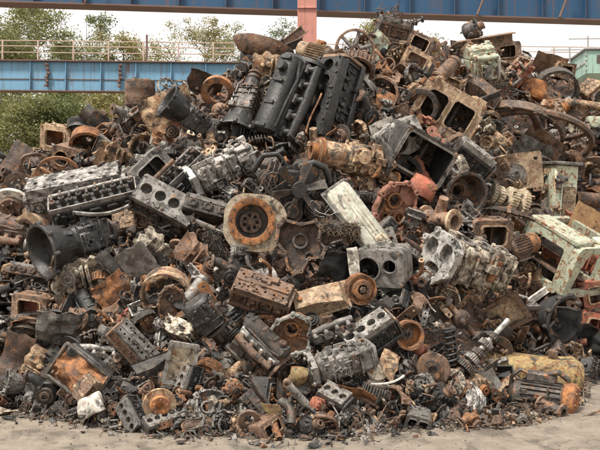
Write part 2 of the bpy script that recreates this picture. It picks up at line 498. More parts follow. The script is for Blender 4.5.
def k_bell_housing(r):
    b = G(); m = .22
    b.lathe([(m, 0), (m * 1.12, 0), (m * 1.12, .02), (m * 1.02, .03), (m * .95, .15), (.15, .25), (.06, .25), (.06, .23), (.14, .22), (m * .86, .14), (m * .92, .02)], (0, -.12, 0), (0, 1, 0), 36, a0=.35, a1=2 * PI - .35 if r.random() < .35 else 2 * PI + .35)
    for k in range(9):
        a = 2 * PI * k / 9; e = Vector((math.cos(a), 0, math.sin(a)))
        b.cyl(e * m * 1.08 + Vector((0, -.12, 0)), e * m * 1.08 + Vector((0, -.06, 0)), .024, n=10)
    br = G(); br.lathe([(.07, 0), (.1, 0), (.1, .03), (.07, .03)], (0, .08, 0), (0, 1, 0), 20)
    br.bolts([(.085 * math.cos(a), .08, .085 * math.sin(a)) for a in [k * PI / 3 for k in range(6)]], (0, -1, 0), .009, .01)
    return [('shell', b, 'a'), ('bearing_ring', br, 'c')]

def k_brake_drum(r, fins=True):
    b = G(); ro = .2; h = .16
    b.lathe([(ro * .86, 0), (ro * 1.06, 0), (ro * 1.06, .02), (ro, .03), (ro, h - .02), (ro * .9, h), (.07, h), (.07, h - .02), (ro * .84, h - .025), (ro * .86, h - .06)], (0, -h / 2, 0), (0, 1, 0), 36)
    out = [('drum', b, 'a')]
    if fins:
        f = G()
        for k in range(26):
            a = 2 * PI * k / 26; e = Vector((math.cos(a), 0, math.sin(a)))
            f.box(e * (ro + .008), (.03, h * .75, .008), .002, Matrix.Rotation(-a, 3, 'Y'))
        out.append(('cooling_fins', f, 'b'))
    hb = G(); hb.lathe([(.045, 0), (.09, 0), (.09, .02), (.06, .03), (.06, .07), (.045, .07)], (0, h / 2 - .05, 0), (0, 1, 0), 20)
    hb.bolts([(.075 * math.cos(a), h / 2 - .05, .075 * math.sin(a)) for a in [k * PI / 4 for k in range(8)]], (0, -1, 0), .01, .02)
    out.append(('hub', hb, 'c', 'drum'))
    return out

def k_flywheel(r, holes=6):
    b = G(); ro = .2
    b.plate(circ(ro * .97, 40), [circ(.035, 14)] + [circ(.018, 10, (.085 * math.cos(a), .085 * math.sin(a))) for a in [2 * PI * k / holes for k in range(holes)]], .03, T(0, .015, 0) @ FRONT)
    b.lathe([(ro * .55, 0), (ro * .9, 0), (ro * .9, .012), (ro * .55, .012)], (0, -.026, 0), (0, 1, 0), 36)
    t = G(); N = 64; pts = []
    for k in range(N):
        for q, rr in ((0, ro * .985), (.3, ro * 1.05), (.55, ro * 1.05), (.8, ro * .985)):
            a = 2 * PI * (k + q) / N; pts.append((rr * math.cos(a), rr * math.sin(a)))
    t.plate(pts, [circ(ro * .955, 40)], .02, T(0, .008, 0) @ FRONT)
    return [('disc', b, 'a'), ('ring_gear', t, 'c')]

def k_pulley(r):
    g = G(); k_lathe_pulley(g, (0, .04, 0), (0, -1, 0), .11, .08, r.choice((1, 2, 3)))
    b = G(); b.cyl((0, -.06, 0), (0, -.02, 0), .026, n=6); b.bolts([(.05 * math.cos(a), -.035, .05 * math.sin(a)) for a in [k * PI / 2 for k in range(4)]], (0, -1, 0), .01, .014)
    return [('rim', g, 'a'), ('centre_bolt', b, 'c', 'rim')]

def k_spoked_wheel(r, n=5, rim=.035, R0=.3, w=.06, curved=0, th=1.0):
    g = G(); g.lathe([(R0 - rim, -w / 2), (R0, -w / 2), (R0 + .006, 0), (R0, w / 2), (R0 - rim, w / 2), (R0 - rim * 1.1, 0)], (0, 0, 0), (0, 1, 0), 56)
    h = G(); h.lathe([(.03, -w * .7), (.075, -w * .7), (.08, 0), (.075, w * .7), (.03, w * .7)], (0, 0, 0), (0, 1, 0), 24)
    out = [('rim', g, 'a'), ('hub', h, 'b')]
    for k in range(n):
        s = G(); a = 2 * PI * k / n + .3
        pts = []; rs = []
        for q in range(7):
            f = q / 6; rr = .06 + (R0 - rim - .05) * f; aa = a + curved * f
            pts.append((rr * math.cos(aa), 0, rr * math.sin(aa)))
            rs.append((.034 - .010 * f + .008 * (f > .9)) * th)
        s.tube(pts, rs, 10)
        for v in s.v: v.y *= .75
        out.append(('spoke', s, 'a'))
    return out

def k_alternator(r):
    b = G(); b.lathe([(0, 0), (.05, 0), (.075, .012), (.085, .03), (.085, .085), (.088, .09), (.088, .11), (.08, .13), (.055, .145), (0, .145)], (0, -.07, 0), (0, 1, 0), 28, closed=False)
    for k in range(14):
        a = 2 * PI * k / 14; e = Vector((math.cos(a), 0, math.sin(a)))
        b.box(e * .072 + Vector((0, -.06, 0)), (.035, .02, .007), .002, Matrix.Rotation(-a, 3, 'Y'))
    b.box((.1, 0, .02), (.06, .05, .03), .006); b.box((-.1, 0, -.02), (.05, .05, .03), .006)
    p = G(); k_lathe_pulley(p, (0, -.075, 0), (0, -1, 0), .04, .04, 1)
    ts = []
    for q in (-.03, .01, .04): t = G(); t.cyl((q, .07, .03), (q, .1, .03), .009, n=8); ts.append(('terminal', t, 'd', 'body'))
    return [('body', b, 'a'), ('pulley', p, 'c')] + ts

def k_motor(r, L=.34, rad=.13):
    b = G(); b.cyl((-L / 2, 0, 0), (L / 2, 0, 0), rad, n=32)
    N = 26
    for k in range(N):
        a = 2 * PI * k / N; e = Vector((0, math.cos(a), math.sin(a)))
        b.box(e * (rad + .008), (L * .8, .007, .04), .002, Matrix.Rotation(a - PI / 2, 3, 'X'))
    e1 = G(); e1.lathe([(0, .03), (.06, .03), (rad * .9, .01), (rad * 1.08, -.02), (rad * 1.08, -.05), (0, -.05)], (L / 2, 0, 0), (1, 0, 0), 28, closed=False)
    e2 = G(); e2.lathe([(rad * .98, .12), (rad * 1.06, .12), (rad * 1.06, -.03), (0, -.03), (0, .0), (rad * .98, .0)], (-L / 2, 0, 0), (-1, 0, 0), 28, closed=False)
    fts = []
    for s in (-1, 1):
        ft = G(); fts.append(('foot', ft, 'b')); ft.box((0, s * rad * .8, -rad - .03), (L * .8, .06, .025), .004); ft.box((0, s * rad * .7, -rad * .8), (L * .6, .02, .1), .004)
    jb = G(); jb.box((0, 0, rad + .045), (.12, .1, .07), .01); jb.cyl((.03, -.05, rad + .045), (.03, -.08, rad + .045), .02, n=10)
    sh = G(); sh.cyl((L / 2, 0, 0), (L / 2 + .1, 0, 0), .024, n=12)
    return [('finned_case', b, 'a'), ('end_shield', e1, 'b'), ('fan_cowl', e2, 'a'), ('terminal_box', jb, 'c', 'finned_case'), ('shaft', sh, 'd', 'end_shield')] + fts

def k_pipe(r, L=.7, rad=.045, bend=None):
    g = G(); bend = r.uniform(-.12, .12) if bend is None else bend
    n = 12; pts = [(L * (k / n - .5), 0, bend * math.sin(PI * k / n)) for k in range(n + 1)]
    g.tube(pts, rad, 16, caps=False); g2 = len(g.v)
    g.tube(pts, rad * .82, 16, caps=False)
    for o in (0, n * 16): g.f += [[o + k, o + (k + 1) % 16, g2 + o + (k + 1) % 16, g2 + o + k] for k in range(16)]
    return [('pipe', g, 'a')]

def k_flanged_pipe(r, L=.34, rad=.07, elbow=True):
    g = G()
    g.lathe([(rad, -L / 2), (rad * 1.02, 0), (rad, L / 2), (rad * .75, L / 2), (rad * .75, -L / 2)], (0, 0, 0), (1, 0, 0), 24)
    if elbow:
        g.tube([(0, 0, 0), (.0, 0, rad), (.02, -.01, rad + .06), (.05, -.03, rad + .12)], [rad * .8, rad * .75, rad * .65, rad * .6], 16)
        g.box((.03, 0, -rad), (.1, .06, .06), .01)
    greeble(g, r, (-L * .35, -rad * .95, -.03), (L * .7, 0, 0), (0, 0, .06), (0, -1, 0), 4, .02, .04, .03)
    out = [('pipe', g, 'a')]
    for s in (-1, 1):
        f = G()
        f.lathe([(rad * .76, 0), (rad * 1.5, 0), (rad * 1.5, .025), (rad * .76, .025)], (s * (L / 2), 0, 0), (-s, 0, 0), 24)
        f.bolts([(s * L / 2, rad * 1.25 * math.cos(a), rad * 1.25 * math.sin(a)) for a in [k * PI / 3 for k in range(6)]], (s, 0, 0), .011, .014)
        out.append(('flange', f, 'c'))
    return out

def k_sheet_panel(r, W=.55, H=.38, amp=.05, fold=True, holes=False):
    g = G(); off = Vector((r.uniform(0, 50), r.uniform(0, 50), 3)); fx = r.uniform(.25, .75); fa = r.uniform(-.6, .6) if fold else 0
    irr = r.uniform(.03, .1)
    def fn(u, v):
        x = (u - .5) * W; z = (v - .5) * H
        e = noise.noise(Vector((u * 3, v * 3, 7)) + off)
        if u < .01 or u > .99: x += e * irr * W * .6
        if v < .01 or v > .99: z += e * irr * H
        y = amp * noise.noise(Vector((x * 4, z * 4, 0)) + off) + amp * .4 * noise.noise(Vector((x * 11, z * 11, 0)) + off)
        if fold and u > fx: y += (u - fx) * W * fa
        return (x, y, z)
    g.grid(fn, 18, 14, .004)
    out = [('sheet', g, 'a')]
    if fold:
        e = G(); e.grid(lambda u, v: Vector(fn(u, 0)) + Vector((0, -.045 * v, -.008 * v)), 18, 2, .004); out.append(('folded_edge', e, 'b'))
    return out

def k_bracket(r, L=.26):
    g = G(); w = r.uniform(.07, .12); t = .014
    g.plate(rrect(L, w, w * .3), [circ(.015, 12, (-L * .34, 0)), circ(.015, 12, (L * .34, 0)), circ(w * .22, 14)], t, FRONT)
    h = G(); h.box((L * .5, w * .55, 0), (t, w * 1.2, w), .003); h.box((L * .3, .04, -w * .3), (L * .3, .09, .012), .003)
    return [('plate', g, 'a'), ('web', h, 'a')]

def k_channel(r, L=.8, w=.1, h=.06, t=.012):
    g = G()
    g.box((0, 0, 0), (L, t, w), .002); g.box((0, -h / 2, w / 2), (L, h, t), .002); g.box((0, -h / 2, -w / 2), (L, h, t), .002)
    e = G(); e.plate(rrect(w * 1.2, w * 1.3, .01), [circ(.018, 10, (.03, .03)), circ(.018, 10, (-.03, -.03))], t, T(-L / 2, -h * .3, 0) @ RZ(90) @ FRONT)
    return [('web', g, 'a'), ('end_plate', e, 'b')]

def k_box_housing(r, W=.36, H=.26, D=.2, openings=2, flange=True):
    """hollow casting with windows through its front"""
    hs = []
    if openings == 1: hs = [rrect(W * .62, H * .6, .03)]
    elif openings == 2: hs = [[(x + W * .2, y) for x, y in rrect(W * .34, H * .55, .02)], [(x - W * .22, y - .01) for x, y in rrect(W * .32, H * .6, .03)]]
    elif openings == 4: hs = [rrect(W * .86, H * .76, .02)]
    else: hs = [circ(H * .3, 24, (-W * .18, 0)), circ(H * .17, 18, (W * .24, .02))]
    g = G(); t = .016
    g.plate(rrect(W, H, .035), hs, t, T(0, -D / 2 + t, 0) @ FRONT)
    o = rrect(W * .985, H * .985, .035); i = rrect(W * .91, H * .87, .03)
    n = len(o); vs = []
    for p in o: vs += [(p[0], -D / 2 + t * .5, p[1]), (p[0] * .97, D / 2, p[1] * .97)]
    for p in i: vs += [(p[0], -D / 2 + t * .5, p[1]), (p[0] * .97, D / 2, p[1] * .97)]
    fs = []
    for k in range(n):
        q = (k + 1) % n
        fs += [[2 * k, 2 * q, 2 * q + 1, 2 * k + 1], [2 * n + 2 * k, 2 * n + 2 * k + 1, 2 * n + 2 * q + 1, 2 * n + 2 * q], [2 * k + 1, 2 * q + 1, 2 * n + 2 * q + 1, 2 * n + 2 * k + 1]]
    g.add(vs, fs)
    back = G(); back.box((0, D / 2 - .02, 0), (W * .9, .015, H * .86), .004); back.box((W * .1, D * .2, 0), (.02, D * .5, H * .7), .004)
    greeble(g, r, (-W / 2, -D / 2, H / 2 - .005), (W, 0, 0), (0, D, 0), (0, 0, 1), 7, .02, .05, .03)
    rims = []
    for h in hs[:2]:
        rim = G(); rims.append(('opening_rim', rim, 'd', 'case'))
        h2 = [(p[0] + (p[0] - sum(q[0] for q in h) / len(h)) * .14, p[1] + (p[1] - sum(q[1] for q in h) / len(h)) * .14) for p in h]
        rim.plate(h2, [h], .012, T(0, -D / 2 + .001, 0) @ FRONT)
    pts = [(sx * (W / 2 - .02), -D / 2 - .0, sz * (H / 2 - .02)) for sx in (-1, 1) for sz in (-1, 1)]
    out = [('case', g, 'a'), ('back_wall', back, 'b', 'case')] + rims  # back wall in the second tone, mostly darker, standing in for inner shade
    for q in pts: bo = G(); bo.bolts([q], (0, -1, 0), .012, .014); out.append(('bolt', bo, 'c', 'case'))
    return out

def k_crankshaft(r, n=4):
    L = .14 * n; out = []
    g = G(); g.cyl((-L / 2 - .08, 0, 0), (L / 2 + .1, 0, 0), .026, n=14)
    out.append(('main_journal', g, 'd'))
    for k in range(n):
        a = (0, PI, PI / 2, -PI / 2)[k % 4]; x = -L / 2 + .14 * (k + .5)
        w = G()
        for s in (-1, 1):
            M = T(x + s * .035, 0, 0) @ Matrix.Rotation(a, 4, 'X') @ RZ(90) @ FRONT
            w.plate([(-.03, .075), (.03, .075), (.045, .02), (.075, -.03), (.055, -.075), (0, -.09), (-.055, -.075), (-.075, -.03), (-.045, .02)], [], .022, M)
        e = Vector((0, -math.sin(a), math.cos(a))) * .05
        w.cyl(Vector((x - .035, 0, 0)) + e, Vector((x + .035, 0, 0)) + e, .024, n=12)
        out.append(('counterweight', w, 'a'))
    f = G(); f.lathe([(0, 0), (.065, 0), (.065, .025), (0, .025)], (L / 2 + .1, 0, 0), (1, 0, 0), 22, closed=False)
    f.bolts([(L / 2 + .125, .045 * math.cos(q), .045 * math.sin(q)) for q in [j * PI / 3 for j in range(6)]], (1, 0, 0), .008, .01)
    out.append(('flange', f, 'b'))
    return out

def k_gear(g, c, d, ro, w, N, ri=.02):
    pts = []
    for k in range(N):
        for q, rr in ((0, ro * .9), (.28, ro), (.52, ro), (.8, ro * .9)):
            a = 2 * PI * (k + q) / N; pts.append((rr * math.cos(a), rr * math.sin(a)))
    d = Vector(d).normalized(); u = d.orthogonal().normalized(); v = d.cross(u)
    M = Matrix((u, v, d)).transposed().to_4x4(); M.translation = Vector(c)
    g.plate(pts, [circ(ri, 12)], w, M)

def k_gear_shaft(r, L=.6, ng=4):
    s = G(); s.cyl((-L / 2, 0, 0), (L / 2, 0, 0), .024, n=14); s.cyl((-L / 2, 0, 0), (-L * .2, 0, 0), .03, n=14); s.cyl((L * .38, 0, 0), (L * .5, 0, 0), .018, n=12)
    out = [('shaft', s, 'd')]
    x = -L * .3
    for k in range(ng):
        g = G(); ro = r.uniform(.05, .1); w = r.uniform(.03, .055)
        k_gear(g, (x, 0, 0), (1, 0, 0), ro, w, int(ro * 300), .023)
        g.lathe([(.025, 0), (ro * .65, 0), (ro * .65, w + .02), (.025, w + .02)], (x, 0, 0), (1, 0, 0), 18)
        out.append(('gear', g, 'a' if k % 2 else 'b')); x += w + r.uniform(.025, .06)
    return out

def k_oil_pan(r, L=.5, W=.24):
    g = G()
    def ring(x0, x1, w, z): return [(x0, -w, z), (x1, -w, z), (x1, w, z), (x0, w, z)]
    vs = ring(-L / 2 - .02, L / 2 + .02, W / 2 + .02, 0) + ring(-L / 2, L / 2, W / 2, .0) + ring(-L / 2 + .02, L / 2 - .04, W / 2 - .02, -.09) + ring(-L / 2 + .04, 0, W / 2 - .04, -.16)
    vs2 = [(v[0] * .985, v[1] * .97, v[2] + .006) for v in vs]
    n = 16
    fs = []
    for a in range(3):
        for k in range(4):
            q = (k + 1) % 4
            fs.append([a * 4 + k, a * 4 + q, a * 4 + 4 + q, a * 4 + 4 + k])
    fs.append([12, 13, 14, 15])
    fs2 = [[i + n for i in f][::-1] for f in fs]
    rim = [[k, (k + 1) % 4, (k + 1) % 4 + n, k + n] for k in range(4)]
    g.add(vs + vs2, fs + fs2 + rim)
    d = G(); d.cyl((-L * .3, 0, -.16), (-L * .3, 0, -.185), .02, n=8)
    fl = g
    for s in (-1, 1):
        fl.bolts([(-L / 2 + L * k / 6, s * (W / 2 + .01), .002) for k in range(7)], (0, 0, 1), .009, .01)
    return [('tray', g, 'a'), ('drain_plug', d, 'c', 'tray')]

def k_manifold(r, n=4):
    L = .13 * n; g = G()
    g.tube([(-L / 2, 0, .06), (-L / 4, 0, .068), (0, 0, .07), (L / 4, 0, .068), (L / 2, 0, .06)], [.036, .042, .046, .042, .036], 14)
    fl = []
    for k in range(n):
        x = -L / 2 + .13 * (k + .5)
        g.tube([(x, 0, .06), (x, -.03, .03), (x, -.08, 0), (x, -.11, 0)], [.034, .03, .028, .03], 12)
        f = G(); f.plate(rrect(.11, .07, .02), [circ(.022, 14)], .014, T(x, -.106, 0) @ FRONT)
        f.bolts([(x + s * .042, -.12, 0) for s in (-1, 1)], (0, -1, 0), .01, .012)
        fl.append(('port_flange', f, 'b'))
    o = G(); o.tube([(0, 0, .07), (.01, .01, .12), (.02, .02, .16)], [.04, .036, .036], 14); o.lathe([(.03, 0), (.062, 0), (.062, .018), (.03, .018)], (.02, .02, .16), (.1, .1, 1), 18)
    return [('runner', g, 'a'), ('outlet', o, 'c')] + fl

def k_coil_spring(r, L=.36, rad=.06, turns=7, wire=.012, strut=True):
    g = G(); N = turns * 14
    g.tube([(L * (k / N - .5), rad * math.cos(2 * PI * k / 14), rad * math.sin(2 * PI * k / 14)) for k in range(N + 1)], wire, 8)
    out = [('coil', g, 'a')]
    if strut:
        s = G(); s.cyl((-L * .62, 0, 0), (L * .1, 0, 0), .028, n=14); s.cyl((0, 0, 0), (L * .6, 0, 0), .013, n=10)
        for x in (-.5, .52): s.lathe([(0, 0), (rad * 1.1, 0), (rad * 1.1, .012), (0, .012)], (L * x, 0, 0), (1, 0, 0), 20, closed=False)
        out.append(('damper', s, 'b'))
    return out

def k_wires(r, n=26, span=.4, rad=.006):
    out = []
    for part in range(2):
        g = G()
        for _ in range(n // 2):
            p = Vector((r.uniform(-.5, .5), r.uniform(-.3, .3), r.uniform(-.3, .3))) * span
            d = Vector((r.gauss(0, 1), r.gauss(0, .6), r.gauss(0, .8))).normalized(); pts = [p.copy()]
            q = Vector((r.uniform(0, 50), r.uniform(0, 50), r.uniform(0, 50)))
            for k in range(11):
                d = (d + noise.noise_vector(pts[-1] * 6 + q) * .9 - pts[-1] * (1.1 / span) * .35).normalized()
                pts.append(pts[-1] + d * span * .12)
            g.tube(pts, rad * r.uniform(.6, 1.3), 6)
        out.append(('wire_strand', g, 'a' if part else 'b'))
    return out

def k_axle(r, L=.9):
    g = G(); g.lathe([(0, -L / 2), (.045, -L / 2), (.05, -L * .2), (.075, -L * .15), (.075, L * .15), (.05, L * .2), (.045, L / 2), (0, L / 2)], (0, 0, 0), (1, 0, 0), 18, closed=False)
    b = G(); b.lathe([(0, -.1), (.06, -.1), (.13, -.07), (.15, -.03), (.15, .03), (.13, .07), (.08, .1), (.0, .1)], (0, 0, 0), (0, 1, 0), 28, closed=False)
    b.bolts([(.135 * math.cos(a), -.035, .135 * math.sin(a)) for a in [k * PI / 5 for k in range(10)]], (0, -1, 0), .011, .035)
    b.cyl((0, -.08, 0), (0, -.2, .0), .05, .04, 16)
    out = [('axle_tube', g, 'a'), ('differential_housing', b, 'b')]
    for s in (-1, 1):
        f = G(); f.lathe([(0, 0), (.1, 0), (.1, .02), (.05, .03), (.05, .07), (0, .07)], (s * L / 2, 0, 0), (s, 0, 0), 22, closed=False)
        f.bolts([(s * (L / 2 + .02), .08 * math.cos(a), .08 * math.sin(a)) for a in [k * PI / 3 for k in range(6)]], (s, 0, 0), .01, .025)
        out.append(('wheel_hub', f, 'c'))
    return out

def k_radiator(r, W=.5, H=.36):
    g = G()
    g.box((0, 0, 0), (W * .96, .03, H), .002)
    for k in range(30): g.box((0, -.016, -H / 2 + H * (k + .5) / 30), (W * .95, .012, .004), .001)
    for k in range(18): g.box((-W / 2 + W * (k + .5) / 18, -.02, 0), (.006, .01, H), .001)
    out = [('core', g, 'b')]
    for s in (-1, 1):
        t = G(); t.box((0, 0, s * (H / 2 + .03)), (W, .07, .07), .02); t.cyl((W * .3, -.02, s * (H / 2 + .03)), (W * .3, -.1, s * (H / 2 + .04)), .024, n=12)
        out.append(('tank', t, 'a'))
    for s in (-1, 1): f = G(); f.box((s * W * .49, -.005, 0), (.02, .06, H), .003); out.append(('side_rail', f, 'c'))
    return out

def k_fan(r, n=6, rad=.22):
    out = []
    h = G(); h.lathe([(0, -.03), (.05, -.03), (.06, -.02), (.06, .03), (0, .03)], (0, 0, 0), (0, 1, 0), 20, closed=False)
    h.bolts([(.035 * math.cos(a), -.03, .035 * math.sin(a)) for a in [k * PI / 2 for k in range(4)]], (0, -1, 0), .009, .012)
    out.append(('hub', h, 'b'))
    for k in range(n):
        b = G(); a = 2 * PI * k / n + r.uniform(-.05, .05); tw = R(32); bend = r.uniform(-.03, .06)
        ca, sa = math.cos(a), math.sin(a)
        def fn(u, v):
            rr = .05 + (rad - .05) * u; w = (.045 + .055 * u) * (v - .5) * (1 if u < .95 else .7)
            y = w * math.sin(tw) + bend * u * u; w2 = w * math.cos(tw)
            return (rr * ca - w2 * sa, y, rr * sa + w2 * ca)
        b.grid(fn, 6, 4, .004); out.append(('blade', b, 'a'))
    return out

def k_ring(r, ro=.16, ri=.125, t=.02, lobes=0):
    g = G()
    N = 48
    o = [((ro * (1 + lobes * .06 * math.cos(6 * 2 * PI * k / N))) * math.cos(2 * PI * k / N), (ro * (1 + lobes * .06 * math.cos(6 * 2 * PI * k / N))) * math.sin(2 * PI * k / N)) for k in range(N)]
    g.plate(o, [circ(ri, N)], t, FRONT)
    b = g; b.bolts([((ro + ri) / 2 * math.cos(a), -t, (ro + ri) / 2 * math.sin(a)) for a in [k * PI / 6 for k in range(12)]], (0, -1, 0), .007, .006)
    return [('ring', g, 'a')]

def k_clutch(r):
    g = G(); g.lathe([(.1, -.006), (.165, -.006), (.165, .006), (.1, .006)], (0, 0, 0), (0, 1, 0), 40)
    d = G(); d.plate(circ(.105, 32), [circ(.02, 12)] + [rrect_at(.03, .02, .075, a) for a in [2 * PI * k / 6 for k in range(6)]], .006, T(0, .003, 0) @ FRONT)
    h = G(); h.lathe([(.018, -.03), (.035, -.03), (.035, .03), (.018, .03)], (0, 0, 0), (0, 1, 0), 16)
    out = [('friction_ring', g, 'a'), ('disc', d, 'b'), ('hub', h, 'd')]
    for k in range(6):
        a = 2 * PI * k / 6; e = Vector((math.cos(a), 0, math.sin(a))) * .075; tdir = Vector((-math.sin(a), 0, math.cos(a))) * .016
        s = G(); s.cyl(e - tdir + Vector((0, -.008, 0)), e + tdir + Vector((0, -.008, 0)), .011, n=10); out.append(('damper_spring', s, 'd', 'disc'))
    return out
def rrect_at(w, h, rad, a):
    ca, sa = math.cos(a), math.sin(a)
    return [((rad + y) * ca - x * sa, (rad + y) * sa + x * ca) for x, y in rrect(w, h, .006, 2)]

def k_rod(r, L=.24):
    g = G()
    g.plate([(-.5 * L, -.018), (.3 * L, -.026), (.3 * L, .026), (-.5 * L, .018)], [], .022, FRONT)
    g.box((-.1 * L, -.011, 0), (.75 * L, .03, .014), .003)
    g.lathe([(.022, 0), (.036, 0), (.036, .036), (.022, .036)], (-.5 * L, -.03, 0), (0, 1, 0), 18)
    h = G(); h.lathe([(.037, 0), (.055, 0), (.055, .034), (.037, .034)], (.42 * L, -.029, 0), (0, 1, 0), 22)
    for s in (-1, 1): h.box((.42 * L, -.012, s * .058), (.06, .03, .022), .004)
    return [('rod', g, 'a'), ('big_end_cap', h, 'a', 'rod')]

def k_brake_disc(r):
    g = G(); g.lathe([(.095, 0), (.165, 0), (.168, .004), (.168, .028), (.165, .032), (.095, .032)], (0, 0, 0), (0, 1, 0), 44)
    h = G(); h.lathe([(.1, .01), (.1, -.035), (.095, -.045), (.04, -.045), (.04, -.038), (.09, -.036), (.092, .01)], (0, 0, 0), (0, 1, 0), 32)
    h.lathe([(0, -.02), (.045, -.02)], (0, 0, 0), (0, 1, 0), 20, closed=False)
    h.bolts([(.068 * math.cos(a), -.045, .068 * math.sin(a)) for a in [2 * PI * k / 5 for k in range(5)]], (0, -1, 0), .011, .02)
    return [('friction_disc', g, 'a'), ('hat', h, 'c', 'friction_disc')]

def k_cover(r, W=.34, H=.4, holes=2, t=.018, own_rim=False):
    n = 9; o = []
    for k in range(n):
        a = 2 * PI * k / n + r.uniform(-.15, .15); q = r.uniform(.8, 1.08)
        o.append((W / 2 * q * math.cos(a), H / 2 * q * math.sin(a)))
    op = []
    for k in range(n):   # soften the corners
        a, b = Vector(o[k]), Vector(o[(k + 1) % n]); op += [tuple(a.lerp(b, .18)), tuple(a.lerp(b, .82))]
    hs = []
    if holes > 0: hs.append(circ(W * .13, 18, (-W * .08, H * .1)))
    if holes > 1: hs.append(circ(W * .09, 16, (W * .13, -H * .16)))
    if holes > 2: hs.append(circ(W * .05, 12, (-W * .17, -H * .2)))
    g = G(); g.plate(op, hs, t, FRONT)
    inn = [(p[0] * .9, p[1] * .9) for p in op]
    rim = G() if own_rim else g; rim.plate(op, [inn], .05, T(0, -t, 0) @ FRONT)
    for k in range(0, len(op), 2):
        rim.lathe([(.008, 0), (.02, 0), (.02, .062), (.008, .062)], (op[k][0] * .97, -t + .0, op[k][1] * .97), (0, -1, 0), 12)
    rb = G()
    for h in hs:
        cx = sum(p[0] for p in h) / len(h); cz = sum(p[1] for p in h) / len(h); rr = abs(h[0][0] - cx)
        rb.lathe([(rr * 1.0, 0), (rr * 1.35, 0), (rr * 1.3, .03), (rr * 1.0, .03)], (cx, -t + .002, cz), (0, -1, 0), 20)
    for k in range(5):
        a = 2 * PI * k / 5 + .4; rot = Matrix.Rotation(-a, 3, 'Y')
        rb.box((W * .27 * math.cos(a), -t - .008, H * .27 * math.sin(a)), (W * .28, .02, .008), .002, rot)
    greeble(rb, r, (-W * .3, -t, -H * .3), (W * .6, 0, 0), (0, 0, H * .6), (0, -1, 0), 5, .015, .035, .03)
    return [('plate', g, 'a'), ('boss', rb, 'b', 'plate')] + ([('rim', rim, 'd')] if own_rim else [])

def k_pump(r):
    b = G()
    b.lathe([(0, 0), (.075, 0), (.085, .015), (.085, .06), (.06, .085), (.045, .13), (0, .13)], (0, -.05, 0), (0, 1, 0), 22, closed=False)
    b.box((.05, .02, -.03), (.12, .09, .1), .02); b.tube([(0, 0, 0), (-.05, -.01, .06), (-.1, -.02, .09), (-.14, -.02, .09)], [.05, .042, .035, .035], 14)
    greeble(b, r, (-.06, -.05, -.06), (.12, 0, 0), (0, 0, .12), (0, -1, 0), 6, .015, .035, .03)
    greeble(b, r, (.0, -.02, .03), (.1, 0, 0), (0, .08, 0), (0, 0, 1), 4, .015, .035, .04)
    f = G(); f.plate(rrect(.12, .09, .03), [circ(.024, 14), circ(.008, 8, (.042, 0)), circ(.008, 8, (-.042, 0))], .014, T(-.14, -.02, .09) @ RZ(-90) @ FRONT)
    p = G(); k_lathe_pulley(p, (0, -.07, 0), (0, -1, 0), .055, .03, 1)
    return [('body', b, 'a'), ('flange', f, 'c'), ('pulley', p, 'b')]

def k_valve_cover(r, L=.55, W=.16, H=.09):
    g = G(); n = 5
    prof = [(-W / 2, 0), (-W / 2, H * .5), (-W * .36, H * .9), (-W * .2, H), (W * .2, H), (W * .36, H * .9), (W / 2, H * .5), (W / 2, 0)]
    m = len(prof); xs = [(-L / 2, .82), (-L / 2 + .03, 1), (L / 2 - .03, 1), (L / 2, .82)]
    vs = [(x, p[0] * k, p[1] * k) for x, k in xs for p in prof]
    fs = []
    for i in range(len(xs) - 1):
        for k in range(m - 1): fs.append([i * m + k, (i + 1) * m + k, (i + 1) * m + k + 1, i * m + k + 1])
        fs.append([i * m, i * m + m - 1, (i + 1) * m + m - 1, (i + 1) * m])
    fs.append(list(range(m))); fs.append([3 * m + k for k in range(m)][::-1])
    g.add(vs, fs)
    for k in range(3): g.box((0, -W * .15 + k * W * .15, H), (L * .8, .01, .012), .003)
    f = G(); f.box((0, 0, 0), (L + .04, W + .04, .014), .004)
    f.bolts([(-L / 2 + L * k / 4, s * (W / 2 + .008), .007) for k in range(5) for s in (-1, 1)], (0, 0, 1), .01, .014)
    c = G(); c.cyl((L * .3, 0, H * .9), (L * .3, 0, H + .04), .032, n=18); c.box((L * .3, 0, H + .045), (.05, .014, .02), .003)
    return [('dome', g, 'a'), ('flange', f, 'a'), ('filler_cap', c, 'c', 'dome')]

def k_leaf_spring(r, L=.8, n=5):
    out = []
    for k in range(n):
        l = L * (1 - .16 * k); g = G(); z0 = -.014 * k
        g.grid(lambda u, v: ((u - .5) * l, (v - .5) * .07, z0 - .16 * ((u - .5) * l / L * 1.6) ** 2), 16, 1, .012); out.append(('leaf', g, 'a' if k % 2 else 'b'))
    c = G(); c.box((0, 0, -.03), (.06, .09, .1), .006); out.append(('clamp', c, 'c'))
    return out

def k_shock(r, L=.42):
    b = G(); b.pipe((-L / 2, 0, 0), (L * .1, 0, 0), .036, .03); b.cyl((-L * .45, 0, 0), (L * .08, 0, 0), .03)
    s = G(); s.cyl((L * .08, 0, 0), (L * .42, 0, 0), .016, n=12)
    out = [('tube', b, 'a'), ('rod', s, 'd')]
    for x in (-.56, .47):
        e = G(); e.lathe([(.018, -.028), (.036, -.028), (.036, .028), (.018, .028)], (L * x, 0, 0), (0, 1, 0), 18); out.append(('eye', e, 'c'))
    return out

